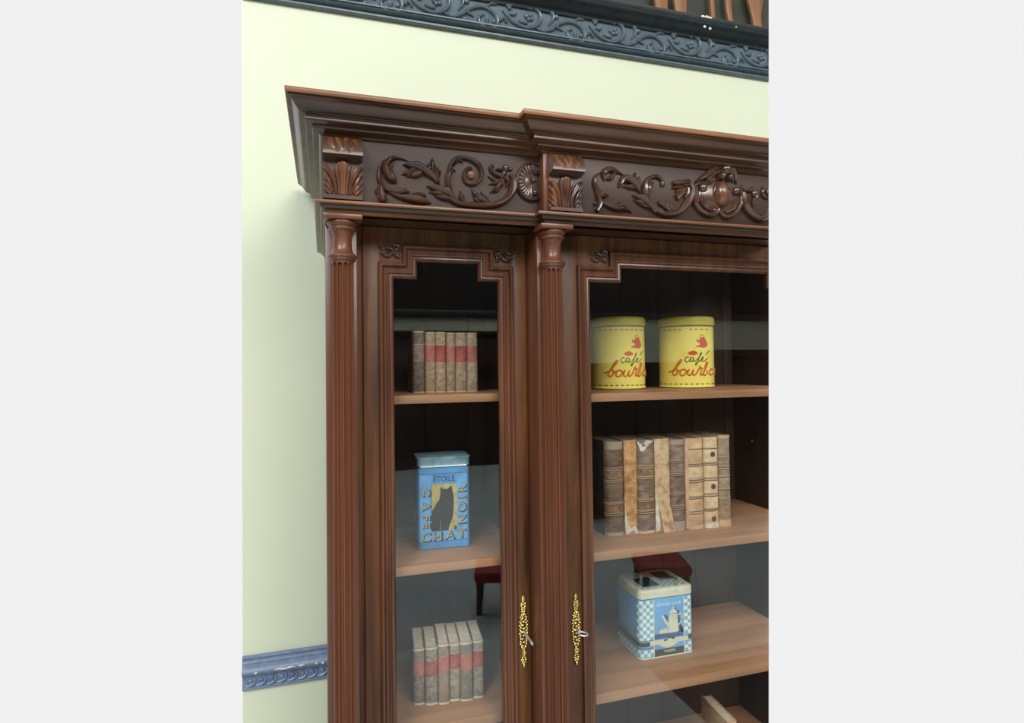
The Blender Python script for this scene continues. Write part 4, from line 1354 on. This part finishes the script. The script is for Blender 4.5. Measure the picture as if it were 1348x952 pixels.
PL, PRt = kx(345), kx(645)
ZL, ZH = 0.26 * KH * 0.868, 0.975 * KH * 0.868       # checks region above the dark band
bmP, bmT = B(), B()
cs = KW / 17.0
for (s0, s1, z0, z1) in ((kx(165), PL - 0.003, 0.30 * KH * 0.868, ZH), (PRt + 0.003, KW / 2 + 0.004, 0.34 * KH * 0.868, ZH),
                         (-KW / 2 - KD * 0.9, PL - 0.003, 0.008, 0.155 * KH * 0.868), (PRt + 0.003, KW / 2 + 0.004, 0.008, 0.20 * KH * 0.868)):
    nx = max(1, round((s1 - s0) / cs)); nz = max(1, round((z1 - z0) / cs))
    for i in range(nx):
        for j in range(nz):
            wrect(bmP if (i + j) % 2 else bmT, s0 + (s1 - s0) * i / nx, s0 + (s1 - s0) * (i + 1) / nx, z0 + (z1 - z0) * j / nz, z0 + (z1 - z0) * (j + 1) / nz)
mesh_obj('white_checks', bmP, kpale, t, world=False)
mesh_obj('teal_checks', bmT, kteal, t, world=False)
bm = B()
wrect(bm, -KW / 2 - KD * 0.9, kx(300), 0.215 * KH * 0.868, 0.285 * KH * 0.868, 0.0004)
wrect(bm, -KW / 2 - KD * 0.9, kx(330), 0.180 * KH * 0.868, 0.190 * KH * 0.868, 0.0004)
wrect(bm, -KW / 2 - KD * 0.9, kx(330), 0.305 * KH * 0.868, 0.315 * KH * 0.868, 0.0006)
wrect(bm, kx(685), KW / 2 + 0.004, 0.245 * KH * 0.868, 0.315 * KH * 0.868, 0.0004)
wrect(bm, PL, PRt, 0.022 * KH, 0.14 * KH * 0.868, 0.0004)
mesh_obj('charcoal_bands', bm, kdark, t, world=False)
bm = B()
wrect(bm, PL - 0.003, PL, 0.006, ZH, 0.0006); wrect(bm, PRt, PRt + 0.003, 0.006, ZH, 0.0006)
wrect(bm, kx(300), kx(690), 0.225 * KH * 0.868, 0.30 * KH * 0.868, 0.0007)
f_ = lambda x, y: wrap(kx(x), kz(y), 0.0009)
ban = [(330, 700), (370, 725), (400, 760), (440, 785), (480, 792), (530, 780), (580, 755), (620, 725), (655, 700)]
for i in range(len(ban) - 1):
    poly_flat(bm, [(490, 700), ban[i], ban[i + 1]], f_)
for q in ([(498, 455), (580, 455), (592, 640), (482, 640)], [(495, 447), (583, 447), (572, 425), (552, 402), (524, 402), (505, 425)], [(395, 602), (478, 592), (478, 640), (395, 642)],
          [(534, 372), (542, 372), (547, 398), (529, 398)], [(414, 458), (432, 450), (488, 545), (484, 585)]):
    poly_flat(bm, q, f_)
pts = catmull([(584, 470, 0), (622, 462, 0), (632, 500, 0), (620, 545, 0), (590, 575, 0)], 6)
tube(bm, [wrap(kx(p.x), kz(p.y), 0.0004) for p in pts], 0.0018, 6)
mesh_obj('coffee_pot_print', bm, cream, t, world=False)
bm = B()
f4 = lambda x, y: wrap(kx(x), kz(y), 0.0006)
for q in ([(560, 380), (575, 420), (600, 425), (606, 520), (622, 590), (640, 600), (640, 655), (585, 655), (570, 470), (555, 420)], [(440, 440), (485, 470), (480, 530)], [(345, 640), (640, 655), (640, 690), (345, 690)],
          [(610, 520), (640, 500), (640, 540)]):
    poly_flat(bm, q, f4)
mesh_obj('pot_shadow_print', bm, kshade, t, world=False)
bm = B()
f5 = lambda x, y: wrap(kx(x), kz(y), 0.0014)
for (a, b_) in ((440, 712), (478, 692), (516, 702)):
    poly_flat(bm, [(a, b_ - 9), (a + 34, b_ - 13), (a + 34, b_ + 5), (a, b_ + 9)], f5)
mesh_obj('banner_checks', bm, brown_ink, t, world=False)
bm = B()
src = text_faces('TORRÉFIÉ', 34, 0.4); add_flat(bm, src, lambda x, y: wrap(kx(495 + x * 0.8), kz(826 - y), 0.0009))
mesh_obj('band_lettering', bm, cream, t, world=False)
bm = B()
src = text_faces('GRAND CAFÉ', 44, 0.3); add_flat(bm, src, lambda x, y: wrap(kx(495 + x * 0.92), kz(345 - y), 0.0009))
mesh_obj('title_lettering', bm, kpale, t, world=False)

# ------------------------------------------------------------------ timber chair backs stored behind the ledge, top right
oak = wood('honey_oak', (0.18, 0.075, 0.028), (0.36, 0.17, 0.07), 'z', rough=0.5, coat=0.1)
dgreen = plain('dark_green_panel', (0.035, 0.036, 0.024), 0.6, var=0.3, vscale=12)
YO = WY + 0.07


bm = B(); box(bm, 0.9, 2.1, WY + 0.10, WY + 0.119, 1.303, 1.60)
section(bm)
o = mesh_obj('storage_panel', bm, dgreen)
tag(o, 'dark green board behind the stored timber at the top right corner', 'panel')
specs = [([(871, 25, 16), (870, 10, 22), (868, -12, 26)], 'pale brown stored chair slat furthest left above the black ledge'),
         ([(896, 28, 16), (895, 10, 22), (893, -12, 24)], 'brown stored slat above the ledge, just left of the narrow upright one'),
         ([(939, 34, 8), (937, 10, 8), (936, -12, 8)], 'narrow upright timber slat above the chipped paint spots'),
         ([(963, 38, 8), (959, 16, 11), (957, -12, 12)], 'leaning narrow timber slat between the upright slat and the wide splat'),
         ([(999, 48, 26), (995, 26, 18), (992, -12, 40)], 'wide curved honey coloured chair splat at the top right corner')]
for pts, lb in specs:
    bm = B()
    rows = []
    S_ = catmull([(at(u, v, YO).x, at(u, v, YO).z, w_ * 0.0024) for u, v, w_ in pts], 6)
    for p in S_:
        hw = p.z / 2
        z = p.y
        row = [(p.x - hw, YO - 0.006, z), (p.x - hw * 0.4, YO - 0.012, z), (p.x + hw * 0.4, YO - 0.012, z), (p.x + hw, YO - 0.006, z), (p.x + hw, YO + 0.006, z), (p.x - hw, YO + 0.006, z)]
        rows.append(row)
    rows.insert(0, [(x, y, 1.3027) for x, y, z in rows[0]])
    grid(bm, rows, close_u=True, cap=True)
    o = mesh_obj('chair_slat', bm, oak)
    tag(o, lb, 'slat')

# ------------------------------------------------------------------ the far side of the room, seen only as reflections in the doors
dark_wall = plain('dark_upper_wall', (0.012, 0.013, 0.013), 0.8, var=0.3, vscale=1)
RY = -7.2
bm = B(); box(bm, -2.2, 9.5, RY - 0.1, RY, FL, 0.85); struct('wall_front', bm, M['wall'], cut=False)
bm = B(); box(bm, -2.2, 9.5, RY - 0.1, RY + 0.02, 0.85, 2.9); struct('wall_front_upper', bm, dark_wall, cut=False)
bm = B(); box(bm, -2.2, 9.5, RY + 0.0, RY + 0.10, 0.85, 0.98, 0.02); struct('trim_4', bm, M['ledge'], cut=False)
dwood = wood('dark_oak', (0.016, 0.008, 0.005), (0.045, 0.022, 0.012), 'x', rough=0.45, coat=0.2)


def cabinet(label, x0, x1, y0, y1, h, group):
    t_ = thing('cabinet', label, 'cabinet', ((x0 + x1) / 2, (y0 + y1) / 2, FL), 0, group)
    w_, d_ = x1 - x0, y1 - y0
    bm = B(); box(bm, -w_ / 2, w_ / 2, -d_ / 2, d_ / 2, 0, h - 0.08, 0.01); mesh_obj('body', bm, dwood, t_, world=False)
    bm = B(); box(bm, -w_ / 2 - 0.05, w_ / 2 + 0.05, -d_ / 2, d_ / 2 + 0.05, h - 0.08, h, 0.02); mesh_obj('top', bm, dwood, t_, world=False)
    n = 2
    for i in range(n):
        bm = B(); xa = -w_ / 2 + 0.05 + i * (w_ - 0.1) / n
        box(bm, xa + 0.02, xa + (w_ - 0.1) / n - 0.02, d_ / 2, d_ / 2 + 0.02, 0.12, h * 0.62, 0.006)
        box(bm, xa + 0.02, xa + (w_ - 0.1) / n - 0.02, d_ / 2, d_ / 2 + 0.02, h * 0.66, h * 0.88, 0.006)
        dd = mesh_obj('cabinet_door', bm, dwood, t_, world=False)
        bm = B(); blob(bm, xa + (w_ - 0.1) / n / 2, d_ / 2 + 0.035, h * 0.45, 0.02, 0.02, 0.02, 10)
        mesh_obj('knob', bm, M['brass'], dd, world=False)


cabinet('tall dark oak cabinet by the far wall, reflected in the left door glass', 0.3, 2.75, -7.05, -6.4, 2.17, 'dark cabinets reflected in the glass')
cabinet('dark oak cabinet reflected in the middle of the right door glass', 3.9, 5.3, -3.0, -2.4, 1.74, 'dark cabinets reflected in the glass')
cabinet('low dark oak cabinet reflected between the left and right door glass', 2.5, 3.8, -3.4, -2.8, 1.62, 'dark cabinets reflected in the glass')
redm = plain('red_upholstery', (0.30, 0.018, 0.014), 0.6, var=0.2, vscale=30)


def stool(label, x, y):
    t_ = thing('stool', label, 'stool', (x, y, FL), 0.3, 'red stools reflected in the glass')
    bm = B(); box(bm, -0.17, 0.17, -0.17, 0.17, 0.20, 0.28, 0.03); mesh_obj('seat', bm, redm, t_, world=False)
    for sx in (-1, 1):
        for sy in (-1, 1):
            bm = B(); tube(bm, [(sx * 0.13, sy * 0.13, 0.21), (sx * 0.14, sy * 0.14, 0.0)], [0.025, 0.016], 8)
            mesh_obj('leg', bm, dwood, t_, world=False)


stool('low red footstool reflected beside the blue cat tin shelf', 1.12, -0.95)
stool('low red footstool reflected above the checkered tin', 2.18, -0.75)
